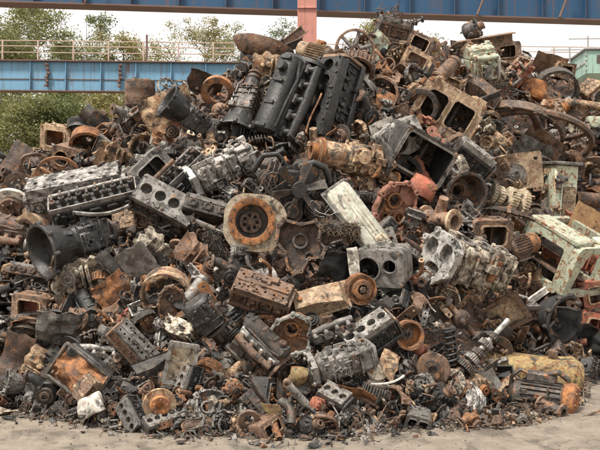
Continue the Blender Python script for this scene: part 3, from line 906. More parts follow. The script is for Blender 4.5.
def k_drum(r, rad=.2, H=.42, rings=2):
    g = G(); prof = [(0, 0), (rad * .92, 0), (rad * .97, .015), (rad, .02)]
    for k in range(rings):
        z = H * (k + 1) / (rings + 1); prof += [(rad, z - .02), (rad * 1.03, z), (rad, z + .02)]
    prof += [(rad, H - .04), (rad * .95, H - .012), (rad * .8, H), (0, H)]
    g.lathe(prof, (0, 0, -H / 2), (0, 0, 1), 36, closed=False)
    c = G(); c.cyl((rad * .5, 0, H / 2 - .005), (rad * .5, 0, H / 2 + .02), .035, n=14); c.cyl((-rad * .4, -.03, H / 2 - .005), (-rad * .4, -.03, H / 2 + .03), .02, n=10)
    return [('shell', g, 'a'), ('bung', c, 'c', 'shell')]

def k_fragment(r):
    """broken casting: an uneven wall with ribs and lugs"""
    g = G(); W, H = r.uniform(.2, .3), r.uniform(.14, .22); off = Vector((r.uniform(0, 50), 5, 9)); cv = r.uniform(-.9, .9)
    def fn(u, v):
        x = (u - .5) * W; z = (v - .5) * H * (1 + .5 * noise.noise(Vector((u * 4, 1, 2)) + off))
        z += (.12 * H * noise.noise(Vector((u * 9, v, 3)) + off))
        return (x + .05 * noise.noise(Vector((v * 6, 2, 2)) + off), cv * (x * x * 2 + z * z) + .03 * noise.noise(Vector((x * 8, z * 8, 0)) + off), z)
    g.grid(fn, 12, 8, .018)
    for k in range(3): g.box((r.uniform(-.3, .3) * W, -.02, 0), (.014, .05, H * .8), .004)
    greeble(g, r, (-W * .4, -.005, -H * .35), (W * .8, 0, 0), (0, 0, H * .7), (0, -1, 0), 8, .02, .045, .045)
    return [('casting', g, 'a')]

def k_bar(r, L=.5):
    g = G(); t = r.uniform(.008, .018); b = r.uniform(-.06, .06); b2 = r.uniform(-.04, .04)
    g.tube([(L * (k / 10 - .5), b2 * math.sin(k * .6), b * math.sin(PI * k / 10)) for k in range(11)], t, r.choice((4, 6, 8)))
    return [('bar', g, 'a')]
def k_hose(r, L=.5):
    g = G(); a = r.uniform(1.2, 3.2); rad = L / a
    g.tube([(rad * math.cos(a * (k / 14 - .5)) - rad * .6, .03 * math.sin(k * .5), rad * math.sin(a * (k / 14 - .5))) for k in range(15)], r.uniform(.018, .03), 12)
    c = G(); p = (rad * math.cos(a * .5) - rad * .6, 0, rad * math.sin(a * .5)); c.lathe([(.02, -.012), (.036, -.012), (.036, .012), (.02, .012)], (p[0], .03 * math.sin(7), p[2]), (-math.sin(a * .5), 0, math.cos(a * .5)), 16)
    return [('hose', g, 'a'), ('clamp', c, 'd')]
def k_flat(r, L=.22):
    n = r.choice((4, 5, 6)); o = []
    for k in range(n):
        a = 2 * PI * k / n + r.uniform(-.3, .3); q = r.uniform(.6, 1.1)
        o.append((L * .5 * q * math.cos(a), L * .34 * q * math.sin(a)))
    g = G(); g.plate(o, [circ(L * .07, 12, (L * .05, 0))], r.uniform(.005, .014), FRONT)
    return [('plate', g, 'a')]

KINDS = dict(engine_block=k_engine_block, cylinder_head=k_cylinder_head, gearbox=k_gearbox, bell_housing=k_bell_housing, brake_drum=k_brake_drum, flywheel=k_flywheel,
    pulley=k_pulley, spoked_wheel=k_spoked_wheel, alternator=k_alternator, electric_motor=k_motor, pipe=k_pipe, flanged_pipe=k_flanged_pipe, sheet_panel=k_sheet_panel,
    bracket=k_bracket, channel_beam=k_channel, machine_housing=k_box_housing, crankshaft=k_crankshaft, gear_shaft=k_gear_shaft, oil_pan=k_oil_pan, manifold=k_manifold,
    coil_spring=k_coil_spring, wire_tangle=k_wires, axle=k_axle, radiator=k_radiator, fan=k_fan, ring=k_ring, clutch_plate=k_clutch, connecting_rod=k_rod, brake_disc=k_brake_disc,
    cover_casting=k_cover, pump=k_pump, valve_cover=k_valve_cover, leaf_spring=k_leaf_spring, shock_absorber=k_shock, steel_drum=k_drum, casting_fragment=k_fragment,
    steel_bar=k_bar, hose=k_hose, plate_offcut=k_flat)
CATS = dict(engine_block='engine', cylinder_head='cylinder head', gearbox='gearbox', bell_housing='housing', brake_drum='brake drum', flywheel='flywheel', pulley='pulley',
    spoked_wheel='wheel', alternator='alternator', electric_motor='motor', pipe='pipe', flanged_pipe='pipe', sheet_panel='metal sheet', bracket='bracket', channel_beam='beam',
    machine_housing='housing', crankshaft='crankshaft', gear_shaft='shaft', oil_pan='oil pan', manifold='manifold', coil_spring='spring', wire_tangle='wire', axle='axle',
    radiator='radiator', fan='fan', ring='ring', clutch_plate='clutch plate', connecting_rod='rod', brake_disc='brake disc', cover_casting='cover', pump='pump',
    valve_cover='cover', leaf_spring='spring', shock_absorber='shock absorber', steel_drum='drum', casting_fragment='fragment', steel_bar='bar', hose='hose', plate_offcut='plate')
# ------------------------------------------------------------------ one-off kinds
def k_inline_engine(r, n=6, cover='round'):
    L = .125 * n; out = []
    b = G(); b.box((0, 0, -.12), (L, .24, .24), .015); b.box((0, 0, -.25), (L + .04, .29, .05), .008)
    for s in (-1, 1): greeble(b, r, (-L / 2, s * .12, -.22), (L, 0, 0), (0, 0, .22), (0, s, 0), 16, .02, .07, .06)
    out.append(('block', b, 'b'))
    h = G(); h.box((0, 0, .045), (L * .99, .22, .09), .008)
    for k in range(n):
        x = -L / 2 + .125 * (k + .5); h.box((x, -.12, .04), (.08, .04, .06), .01); h.box((x, .12, .05), (.07, .04, .05), .01)
    out.append(('cylinder_head', h, 'a'))
    c = G(); m = 11; W = .21
    prof = [(W / 2 * math.cos(PI * k / m), .085 + .1 * math.sin(PI * k / m) ** .8) for k in range(m + 1)]
    xs = [(-L / 2, .7), (-L / 2 + .03, 1), (-L * .1, 1), (-L * .08, .96), (L / 2 - .03, .96), (L / 2, .7)]
    vs = [(x, p[0] * k, .085 + (p[1] - .085) * k) for x, k in xs for p in prof]; M = m + 1
    fs = [[i * M + k, (i + 1) * M + k, (i + 1) * M + k + 1, i * M + k + 1] for i in range(len(xs) - 1) for k in range(m)] + [list(range(M)), [(len(xs) - 1) * M + k for k in range(M)][::-1]] + [[i * M, i * M + m, (i + 1) * M + m, (i + 1) * M] for i in range(len(xs) - 1)]
    c.add(vs, fs)
    for k in range(4): c.box((-L * .42 + L * .28 * k, 0, .185), (.03, .09, .012), .004)
    c.cyl((L * .3, 0, .17), (L * .3, 0, .22), .04, .035, 18)
    c.tube([(-L * .4, -.1, .12), (-L * .1, -.125, .14), (L * .2, -.12, .12), (L * .42, -.1, .14)], .012, 8)
    out.append(('valve_cover', c, 'a'))
    mf = G(); mf.tube([(-L * .45, -.19, .03), (0, -.2, .02), (L * .45, -.19, .03)], [.03, .04, .03], 12)
    for k in range(n):
        x = -L / 2 + .125 * (k + .5); mf.tube([(x, -.1, .04), (x, -.16, .045), (x + .01, -.19, .03)], .026, 10)
    out.append(('manifold', mf, 'c'))
    p = G(); k_lathe_pulley(p, (-L / 2 - .03, 0, -.18), (-1, 0, 0), .09, .05); p.cyl((-L / 2, 0, -.18), (-L / 2 - .04, 0, -.18), .03)
    out.append(('pulley', p, 'b'))
    e = G(); e.plate(rrect(.36, .36, .1), [circ(.05, 16)], .03, T(L / 2, 0, -.13) @ RZ(90) @ FRONT); e.bolts([(L / 2 + .03, .15 * math.cos(q), -.13 + .15 * math.sin(q)) for q in [j * PI / 4 for j in range(8)]], (1, 0, 0), .012, .012)
    out.append(('end_plate', e, 'd'))
    f = G(); f.cyl((L * .1, -.15, -.1), (L * .1, -.15, -.26), .05, n=20); f.box((L * .1, -.13, -.09), (.1, .1, .03), .008); out.append(('oil_filter', f, 'b'))
    return out

def k_fan_engine(r):
    out = []
    b = G(); b.box((0, .2, 0), (.42, .45, .42), .03); b.box((0, -.03, .0), (.34, .05, .4), .02)
    greeble(b, r, (-.17, -.055, -.2), (.34, 0, 0), (0, 0, .4), (0, -1, 0), 22, .02, .07, .05)
    greeble(b, r, (-.2, 0, .21), (.4, 0, 0), (0, .4, 0), (0, 0, 1), 14, .03, .08, .07)
    out.append(('block', b, 'a'))
    for s in (-1, 1):
        hd = G(); out.append(('cylinder_head', hd, 'b')); hd.box((s * .17, .2, .23), (.17, .42, .12), .02, Matrix.Rotation(R(s * 35), 3, 'Y'))
    h = G(); h.cyl((0, -.05, .04), (0, -.2, .04), .05, n=18); h.cyl((0, -.18, .04), (0, -.225, .04), .075, n=22); out.append(('fan_hub', h, 'b'))
    for k in range(6):
        a = 2 * PI * k / 6 + .35; g = G(); ca, sa = math.cos(a), math.sin(a); tw = R(30)
        def fn(u, v):
            rr = .06 + .2 * u; w = (.05 + .05 * u) * (v - .5); y = -.2 + w * math.sin(tw) - .02 * u; w *= math.cos(tw)
            return (rr * ca - w * sa, y, .04 + rr * sa + w * ca)
        g.grid(fn, 6, 4, .005); out.append(('fan_blade', g, 'd', 'fan_hub'))
    p = G(); k_lathe_pulley(p, (.0, -.06, -.17), (0, -1, 0), .095, .06, 3); p.cyl((0, -.1, -.17), (0, -.13, -.17), .03, n=6); out.append(('crank_pulley', p, 'd'))
    for x, z, q in ((-.24, .1, .075), (.23, .02, .06)):
        a = G(); a.cyl((x, .1, z), (x, -.06, z), q * 1.1, q, 22); k_lathe_pulley(a, (x, -.07, z), (0, -1, 0), q * .75, .04, 1); a.box((x * .8, 0, z - .04), (.12, .05, .05), .01); out.append(('accessory_drive', a, 'b'))
    bt = G(); bt.tube([(-.24, -.1, .16), (-.05, -.1, .14), (.08, -.1, -.1), (.06, -.1, -.24), (-.06, -.1, -.24), (-.3, -.1, .05), (-.29, -.1, .13), (-.24, -.1, .16)], .009, 6); out.append(('drive_belt', bt, 'b'))
    hs = G(); hs.tube([(.05, -.02, .25), (.14, -.08, .3), (.25, -.1, .27), (.32, -.08, .17), (.33, -.03, .05)], .034, 12); hs.tube([(-.1, 0, .24), (-.2, -.05, .33), (-.32, -.02, .3), (-.38, .05, .15)], .028, 12); out.append(('hose', hs, 'a'))
    wr = G()
    for k in range(9):
        q = r.uniform(-.3, .3); wr.tube([(q, -.05, .28), (q + r.uniform(-.1, .1), -.12, .1), (q + r.uniform(-.2, .2), -.1, -.08), (q + r.uniform(-.2, .2), -.05, -.25)], .006, 6)
    out.append(('cable', wr, 'b'))
    return out

def k_flanged_housing(r):
    out = []
    o = rrect(.52, .52, .2, 8)
    o = [(x, y) if not (x > 0 and y > 0) else (x * 1.05, y * .98) for x, y in o]
    o = [(x * (1.0 if x < 0 else 1.12), y) for x, y in o]
    g = G(); g.plate(o, [circ(.2, 40, (-.01, .01))], .05, T(0, .0, 0) @ FRONT)
    w = G(); w.plate([(x * .93, y * .93) for x, y in o], [circ(.195, 40, (-.01, .01))], .2, T(0, .2, 0) @ FRONT)
    out += [('face_plate', g, 'a'), ('body', w, 'a')]
    rg = G(); rg.lathe([(.15, 0), (.212, 0), (.212, .02), (.165, .02), (.15, .012)], (-.01, -.045, .01), (0, -1, 0), 48)
    out.append(('flange_ring', rg, 'c'))
    for k in range(12):
        a = 2 * PI * k / 12; b = G(); b.bolts([(-.01 + .19 * math.cos(a), -.064, .01 + .19 * math.sin(a))], (0, -1, 0), .011, .008); out.append(('bolt', b, 'e', 'flange_ring'))
    rc = G(); rc.lathe([(.15, 0), (.15, -.12), (.02, -.14), (.02, -.15), (.155, -.15), (.155, 0)], (-.01, -.05, .01), (0, -1, 0), 40); out.append(('recess', rc, 'b'))
    d = G(); d.plate(circ(.1, 28), [circ(.018, 12)] + [circ(.017, 10, (.06 * math.cos(a), .06 * math.sin(a))) for a in [2 * PI * k / 7 for k in range(7)]], .015, T(-.01, .05, .0) @ FRONT); d.cyl((-.01, .04, 0), (-.01, -.0, 0), .03, n=16)
    out.append(('drive_plate', d, 'd', 'recess'))
    return out

def k_two_hole_cover(r):
    o = [(-.26, .2), (-.2, .27), (.0, .22), (.16, .26), (.22, .2), (.2, .05), (.28, -.04), (.24, -.14), (.1, -.16), (.02, -.3), (-.06, -.33), (-.13, -.28), (-.17, -.1), (-.28, .02)]
    g = G(); g.plate(o, [circ(.062, 22, (-.01, .04)), circ(.045, 18, (.09, -.13))], .02, T(0, .08, 0) @ FRONT)
    rim = G(); rim.plate(o, [[(p[0] * .86, p[1] * .86) for p in o]], .14, T(0, .08, 0) @ FRONT)
    for p in o: rim.lathe([(.008, 0), (.022, 0), (.022, .02), (.008, .02)], (p[0] * .95, -.055, p[1] * .95), (0, -1, 0), 12)
    b = G(); b.lathe([(.062, 0), (.09, 0), (.085, .035), (.062, .035)], (-.01, .06, .04), (0, -1, 0), 24); b.lathe([(.045, 0), (.06, 0), (.06, .02), (.045, .02)], (.09, .06, -.13), (0, -1, 0), 20)
    inn = G(); inn.lathe([(.0, 0), (.05, 0), (.05, .01), (0, .01)], (-.005, .1, .05), (0, -1, 0), 20)
    return [('plate', g, 'a'), ('rim', rim, 'a'), ('boss', b, 'b'), ('plug', inn, 'c')]

def k_fibre_bundle(r):
    out = []
    for part in ('a', 'b', 'a'):
        g = G()
        for _ in range(420):
            x = r.uniform(-.23, .23); a = r.uniform(0, 2 * PI); q = r.uniform(.02, .09)
            p = Vector((x, q * math.cos(a), q * .8 * math.sin(a))); d = Vector((r.gauss(.2, .5), math.cos(a), math.sin(a) * .8)).normalized()
            l = r.uniform(.03, .1)
            g.tube([p, p + d * l * .5 + Vector((r.uniform(-.01, .01), 0, r.uniform(-.01, .01))), p + d * l + Vector((r.uniform(-.03, .03), 0, -.02))], [.0035, .003, .002], 4)
        out.append(('bristles', g, part))
    c = G(); c.tube([(-.25, 0, 0), (-.1, .0, .01), (.1, 0, -.005), (.25, 0, 0)], [.05, .085, .085, .04], 14); out.append(('core', c, 'b'))
    return out

def k_crankcase(r):
    L = .75; out = []
    b = G(); b.box((0, 0, 0), (L, .3, .34), .05)
    for k in range(5):
        x = -L * .4 + L * .2 * k
        b.box((x, -.155, 0), (.02, .04, .33), .006); b.box((x, 0, .175), (.02, .28, .03), .006)
    greeble(b, r, (-L / 2, -.15, -.16), (L, 0, 0), (0, 0, .32), (0, -1, 0), 22, .03, .08, .06); greeble(b, r, (-L / 2, -.15, .17), (L, 0, 0), (0, .3, 0), (0, 0, 1), 16, .03, .09, .06)
    out.append(('block', b, 'a'))
    f = G(); o = [(.22, .12), (.12, .2), (-.1, .21), (-.2, .1), (-.22, -.08), (-.12, -.2), (.08, -.21), (.2, -.1)]
    hs = [[(p[0] * .3 + .09, p[1] * .38 + .06) for p in o], [(p[0] * .32 - .095, p[1] * .38 + .05) for p in o], [(p[0] * .4, p[1] * .28 - .115) for p in o]]
    f.plate(o, hs, .06, T(-L / 2 - .02, 0, 0) @ RZ(-90) @ FRONT)
    for q in o: f.lathe([(.01, 0), (.028, 0), (.028, .03), (.01, .03)], (-L / 2 - .075, -q[0] * .96, q[1] * .96), (-1, 0, 0), 12)
    out.append(('timing_cover', f, 'd'))
    bk = G(); bk.box((-L / 2 - .012, 0, 0), (.02, .36, .36), .01); out.append(('gasket_face', bk, 'b'))
    pt = G(); pt.box((.08, -.165, .03), (.1, .03, .2), .012); out.append(('side_cover', pt, 'c'))
    for k in range(3):
        d = G(); out.append(('cylinder_liner', d, 'b', 'block')); d.lathe([(.045, 0), (.065, 0), (.065, .04), (.045, .04), (.045, -.1)], (-.22 + .22 * k, -.02, .165), (0, -.3, 1), 20)
    return out

def k_machine_frame(r):
    """cast machine base: an arched front, a side window with shelves, a slab along one top edge"""
    W, D, H, t = .62, .5, .5, .085; out = []
    o = rrect(W, H, .05, 5)
    arch = [(-W / 2 + t, -H / 2 - .001 + .05), (W / 2 - t * 1.3, -H / 2 + .05)] + [(W / 2 - t * 1.3 - .1 + .1 * math.cos(a), H / 2 - t * .8 - .1 + .1 * math.sin(a)) for a in (0, .4, .8, 1.2, 1.57)] + [(-W / 2 + t * 1.5 + .1 - .1 * math.sin(a), H / 2 - t * .8 - .1 + .1 * math.cos(a)) for a in (0, .4, .8, 1.2, 1.57)]
    g = G(); g.plate(o, [arch], .07, T(0, -D / 2, 0) @ FRONT); out.append(('arched_front', g, 'a'))
    g = G(); g.plate(o, [rrect(W * .6, H * .5, .04)], .05, T(0, D / 2 + .05, 0) @ FRONT); out.append(('back_wall', g, 'a'))
    g = G(); g.plate(rrect(D * .995, H * .99, .04), [[(x, y - .01) for x, y in rrect(D * .7, H * .7, .03)]], .07, T(-W / 2 + .072, 0, 0) @ RZ(-90) @ FRONT); out.append(('side_wall', g, 'a'))
    g = G(); g.plate(rrect(D * .98, H * .98, .04), [rrect(D * .66, H * .66, .03)], .05, T(W / 2 - .052, 0, 0) @ RZ(90) @ FRONT); out.append(('side_wall', g, 'a'))
    g = G(); g.box((-W * .31, .0, H / 2 + .012), (W * .4, D * 1.12, .05), .012); greeble(g, r, (-W * .48, -D * .4, H / 2 + .035), (W * .35, 0, 0), (0, D * .8, 0), (0, 0, 1), 6, .015, .04, .02); out.append(('top_slab', g, 'a'))
    g = G(); g.box((W * .27, -D * .44, H / 2 + .012), (W * .5, .1, .045), .012); g.tube([(W * .42, -D * .5, H / 2), (W * .56, -D * .5, H / 2 + .01), (W * .68, -D * .5, H / 2 - .05), (W * .7, -D * .5, H / 2 - .2)], [.05, .05, .045, .04], 10); out.append(('top_arm', g, 'a'))
    for z in (.06, -.1):
        g = G(); g.box((-W * .2, 0, z), (W * .45, D * .8, .025), .006, Matrix.Rotation(R(6), 3, 'Y')); out.append(('shelf', g, 'd' if z > 0 else 'b'))
    g = G(); g.box((W * .1, .1, -.08), (W * .5, .2, .22), .03); greeble(g, r, (-W * .1, 0, -.16), (W * .4, 0, 0), (0, 0, .2), (0, -1, 0), 10, .03, .08, .06); out.append(('inner_casting', g, 'c'))
    return out

def k_machine_column(r):
    g = G(); g.box((0, 0, 0), (.24, .22, .56), .015); g.box((-.05, -.115, .0), (.02, .02, .5), .004)
    c = G(); c.box((0, -.01, .295), (.28, .27, .03), .006)
    p = G(); p.plate(rrect(.13, .3, .02), [circ(.012, 10, (-.03, .05)), circ(.012, 10, (.04, -.12))], .012, T(.03, -.11, -.07) @ FRONT)
    b = G(); b.cyl((-.12, -.12, .12), (-.02, -.14, .16), .03, n=16); b.cyl((-.1, -.12, .18), (-.06, -.16, .12), .022, n=14); b.box((-.09, -.12, .09), (.05, .05, .08), .01)
    f = G(); f.box((.02, 0, -.3), (.32, .28, .05), .012)
    return [('column', g, 'a'), ('cap', c, 'c'), ('access_panel', p, 'd', 'column'), ('lever_block', b, 'b'), ('foot', f, 'a')]

def k_face_panel(r):
    g = G(); g.plate(rrect(.46, .36, .02), [circ(.022, 12, (.17, .12)), circ(.016, 10, (.05, -.13))], .025, FRONT)
    d = G(); d.lathe([(.02, .05), (.03, .05), (.035, .03), (.07, .03), (.075, .018), (.1, .018), (.1, 0), (.0, 0), (0, .03), (.02, .03)], (-.03, -.024, -.02), (0, -1, 0), 32, closed=False)
    return [('panel', g, 'a'), ('round_boss', d, 'd')]

def k_tank(r, L=1.0):
    g = G(); off = Vector((3, 8, 1))
    def fn(u, v):
        x = (u - .5) * L; a = v * 2 * PI
        q = .19 * (1 - .25 * max(0, abs(u - .5) * 2 - .85) / .15)
        z = q * math.sin(a); y = q * math.cos(a)
        k = 1 / max(abs(math.cos(a)), abs(math.sin(a))) * .35 + .65
        n = .018 * noise.noise(Vector((x * 4, y * 6, z * 6)) + off)
        return (x, y * k * 1.1 + n, z * k * .92 + n)
    N, M = 40, 36; P = [[fn(i / N, j / M) for j in range(M)] for i in range(N + 1)]
    vs = [p for row in P for p in row]; fs = [[i * M + j, (i + 1) * M + j, (i + 1) * M + (j + 1) % M, i * M + (j + 1) % M] for i in range(N) for j in range(M)] + [list(range(M)), [N * M + j for j in range(M)][::-1]]
    g.add(vs, fs)
    s = G()
    for x in (-.3, .05, .38): s.lathe([(.212, -.02), (.226, -.02), (.226, .02), (.212, .02)], (x * L, 0, 0), (1, 0, 0), 40)
    c = G(); c.cyl((.2, -.05, .17), (.2, -.05, .25), .05, n=18)
    return [('shell', g, 'a'), ('filler_neck', c, 'c')]

def k_end_motor(r):
    """engine lying on its side whose round end cap faces right"""
    b = G(); b.cyl((-.3, 0, 0), (.2, 0, 0), .15, n=30)
    for k in range(20):
        a = 2 * PI * k / 20; e = Vector((0, math.cos(a), math.sin(a))); b.box(e * .155 + Vector((-.04, 0, 0)), (.38, .012, .03), .003, Matrix.Rotation(a - PI / 2, 3, 'X'))
    greeble(b, r, (-.28, -.14, -.05), (.42, 0, 0), (0, 0, .14), (0, -1, 0), 10, .03, .07, .06)
    d = G(); d.lathe([(0, .09), (.03, .09), (.05, .075), (.05, .06), (.11, .06), (.12, .075), (.165, .07), (.18, .055), (.185, .0), (.185, -.04), (.15, -.06), (0, -.06)], (.22, 0, 0), (1, 0, 0), 36, closed=False)
    d.bolts([(.29, .145 * math.cos(a), .145 * math.sin(a)) for a in [2 * PI * k / 8 for k in range(8)]], (1, 0, 0), .014, .018)
    t = G(); t.cyl((-.34, 0, 0), (-.28, 0, 0), .12, .15, 26); t.cyl((-.42, 0, 0), (-.33, 0, 0), .04, n=14)
    bx = G(); bx.box((-.05, 0, .2), (.3, .12, .1), .02); bx.tube([(-.15, -.02, .22), (-.25, -.06, .26), (-.33, -.06, .18), (-.34, -.05, .05)], .02, 10); bx.tube([(.02, -.03, .24), (.12, -.05, .28), (.2, -.02, .22)], .03, 12)
    return [('body', b, 'a'), ('end_disc', d, 'c'), ('nose', t, 'b'), ('top_box', bx, 'b')]

def k_bowl(r):
    g = G(); off = Vector((2, 2, 2))
    prof = [(0, -.1), (.16, -.095), (.24, -.06), (.29, .0), (.315, .03), (.325, .03), (.3, -.01), (.25, -.075), (.165, -.112), (0, -.116)]
    g.lathe(prof, (0, 0, 0), (0, 0, 1), 44, closed=False)
    for v in g.v: v.y *= .62; v.z += .025 * noise.noise(Vector((v.x * 3, v.y * 3, 0)) + off)
    l = G(); l.lathe([(.0, 0), (.05, 0), (.05, .02), (.03, .03), (0, .03)], (0, 0, -.1), (0, 0, 1), 18, closed=False)
    return [('dish', g, 'a'), ('boss', l, 'b')]

def k_crushed_box(r):
    out = []; off = Vector((4, 4, 1)); g = G()
    def fn(u, v):
        x = (u - .5) * .5; z = (v - .5) * .34
        return (x, .12 * noise.noise(Vector((x * 5, z * 5, 0)) + off) - .08 * math.sin(PI * u) * math.sin(PI * v) + .06 * abs(noise.noise(Vector((x * 12, z * 12, 2)) + off)), z)
    g.grid(fn, 24, 20, .004); out.append(('crushed_skin', g, 'c'))
    b = G(); b.box((0, .12, 0), (.52, .16, .36), .03); out.append(('box', b, 'b'))
    f = G()
    for z in (-.17, .17): f.box((0, -.01, z), (.54, .05, .03), .008)
    for x in (-.26, .26): f.box((x, -.012, 0), (.03, .05, .33), .008)
    out.append(('frame', f, 'a'))
    return out

def k_framed_pane(r):
    f = G(); W, H = .24, .34; f.plate(rrect(W, H, .02), [rrect(W * .74, H * .8, .015)], .03, FRONT)
    p = G(); p.box((0, -.008, 0), (W * .78, .006, H * .84), .001)
    return [('frame', f, 'a'), ('pane', p, 'd')]

def k_chunk(r):
    """broken lump of foam or plastic"""
    bm = bmesh.new(); bmesh.ops.create_icosphere(bm, subdivisions=3, radius=.5); off = Vector((r.uniform(0, 50), 3, 7)); g = G()
    vs = []
    for v in bm.verts:
        c = v.co; k = max(abs(c.x), abs(c.y), abs(c.z)); c = c.lerp(c / k * .42, .75)
        q = noise.noise(c * 2.2 + off); c = c * (1 + .28 * q) + noise.noise_vector(c * 6 + off) * .025
        vs.append((c.x * .42, c.y * .24, c.z * .3))
    g.add(vs, [[v.index for v in f.verts] for f in bm.faces]); bm.free()
    return [('lump', g, 'a')]

def k_hydraulic(r):
    b = G(); b.cyl((-.3, 0, 0), (.3, 0, 0), .13, n=32); b.lathe([(.13, 0), (.145, 0), (.145, .03), (.13, .03)], (-.28, 0, 0), (1, 0, 0), 30); b.lathe([(.13, 0), (.145, 0), (.145, .03), (.13, .03)], (.22, 0, 0), (1, 0, 0), 30)
    e = G(); e.lathe([(0, .06), (.05, .06), (.1, .03), (.12, 0), (0, 0)], (.3, 0, 0), (1, 0, 0), 26, closed=False)
    return [('vessel', b, 'a'), ('dished_end', e, 'b')]

def k_big_flanged_box(r):
    """long gear casing: round flanged barrel with a square case behind"""
    b = G(); b.lathe([(.1, -.3), (.12, -.3), (.125, 0), (.15, .02), (.15, .3), (.1, .33), (.1, .2)], (0, 0, 0), (1, 0, 0), 28, closed=False)
    b.box((.12, 0, 0), (.36, .26, .26), .05); greeble(b, r, (-.05, -.14, -.12), (.34, 0, 0), (0, 0, .24), (0, -1, 0), 12, .03, .08, .06); greeble(b, r, (-.05, -.1, .13), (.34, 0, 0), (0, .2, 0), (0, 0, 1), 8, .03, .07, .05)
    f = G(); f.lathe([(.06, 0), (.2, 0), (.2, .04), (.13, .05), (.06, .05)], (.33, 0, 0), (1, 0, 0), 30); f.bolts([(.38, .17 * math.cos(a), .17 * math.sin(a)) for a in [2 * PI * k / 10 for k in range(10)]], (1, 0, 0), .014, .016)
    n = G(); n.lathe([(.05, .06), (.08, .06), (.085, .0), (.14, -.01), (.14, -.04), (.05, -.04)], (-.3, 0, 0), (-1, 0, 0), 26)
    k2 = G(); k2.lathe([(0, .05), (.06, .05), (.065, .02), (.085, .015), (.085, 0), (0, 0)], (.1, -.14, .04), (0, -1, 0), 24, closed=False); k2.bolts([(.1 + .072 * math.cos(a), -.155, .04 + .072 * math.sin(a)) for a in [2 * PI * k / 6 for k in range(6)]], (0, -1, 0), .01, .01)
    return [('casing', b, 'a'), ('end_flange', f, 'b'), ('nose_flange', n, 'c'), ('side_cap', k2, 'd', 'casing')]

KINDS.update(inline_engine=k_inline_engine, fan_engine=k_fan_engine, flanged_housing=k_flanged_housing, two_hole_cover=k_two_hole_cover, fibre_bundle=k_fibre_bundle, crankcase=k_crankcase,
    machine_frame=k_machine_frame, machine_column=k_machine_column, face_panel=k_face_panel, tank=k_tank, end_motor=k_end_motor, bowl=k_bowl, crushed_box=k_crushed_box, framed_pane=k_framed_pane,
    chunk=k_chunk, vessel=k_hydraulic, gear_casing=k_big_flanged_box)
CATS.update(inline_engine='engine', fan_engine='engine', flanged_housing='housing', two_hole_cover='cover', fibre_bundle='fibre bundle', crankcase='engine', machine_frame='machine frame',
    machine_column='machine column', face_panel='panel', tank='tank', end_motor='motor', bowl='dish', crushed_box='crushed box', framed_pane='framed pane', chunk='lump', vessel='cylinder', gear_casing='gearbox')
# ------------------------------------------------------------------ camera
F = 833.0; CX, CY = 300.0, 225.0; EYE = 1.7; PITCH = math.atan(30 / F)
cam = bpy.data.cameras.new('camera'); camo = bpy.data.objects.new('camera', cam); COL.objects.link(camo)
cam.sensor_width = 36; cam.lens = 36 * F / 600; cam.clip_end = 2000; cam.clip_start = .1
camo.location = (0, 0, EYE); camo.rotation_euler = (PI / 2 + PITCH, 0, 0)
SC.camera = camo
def ray(px, py):
    cx = (px - CX) / F; cy = (CY - py) / F
    return Vector((cx, math.cos(PITCH) - cy * math.sin(PITCH), math.sin(PITCH) + cy * math.cos(PITCH)))
def pt(px, py, Y):
    d = ray(px, py); return Vector((0, 0, EYE)) + d * (Y / d.y)
def proj(p):
    v = Vector(p) - Vector((0, 0, EYE))
    z = v.y * math.cos(PITCH) + v.z * math.sin(PITCH); y = -v.y * math.sin(PITCH) + v.z * math.cos(PITCH)
    return (CX + F * v.x / z, CY - F * y / z)

# ------------------------------------------------------------------ the shape of the heap
FOOT = [(-200, 404), (-60, 408), (0, 412), (60, 418), (110, 427), (170, 432), (250, 436), (350, 435), (420, 427), (470, 417), (505, 402), (530, 392), (560, 388), (600, 383), (700, 378), (820, 374)]
SKY = [(-200, 205), (-60, 172), (0, 160), (30, 152), (60, 140), (100, 126), (125, 113), (150, 98), (200, 86), (240, 64), (290, 54), (340, 50), (372, 34), (392, 26), (425, 43), (480, 42), (520, 48), (560, 70), (600, 92), (680, 114), (820, 150)]
def lerp(tab, x):
    if x <= tab[0][0]: return tab[0][1]
    for (a, b), (c, d) in zip(tab, tab[1:]):
        if x <= c: return b + (d - b) * (x - a) / (c - a)
    return tab[-1][1]
def h_slope(s): return .75 * s if s < .6 else .45 + (s - .6) * 1.08
def tanel(px, py):
    d = ray(px, py); return d.z / d.y
_c = {}
def column(px):
    k = round(px)
    if k not in _c:
        Yf = -EYE / tanel(k, lerp(FOOT, k)); ts = tanel(k, lerp(SKY, k)); s = 0
        while h_slope(s) < EYE + ts * (Yf + s): s += .01
        _c[k] = (Yf, s, h_slope(s))
    return _c[k]
def heap_depth(px, py):
    """depth at which the sight line through (px,py) meets the heap, or the ground before it"""
    d = ray(px, py); q = CX + F * d.x / d.y; Yf, sc, hc = column(q); t = d.z / d.y
    if t < 0 and -EYE / t <= Yf: return -EYE / t
    s = 0
    while s < sc and h_slope(s) < EYE + t * (Yf + s): s += .01
    return Yf + s
def heap_z(px, Y):
    Yf, sc, hc = column(px); s = Y - Yf
    if s < 0: return -.1
    if s < sc: return h_slope(s)
    return hc - .12 * (s - sc) - .1 * max(0, s - sc - 2) ** 2

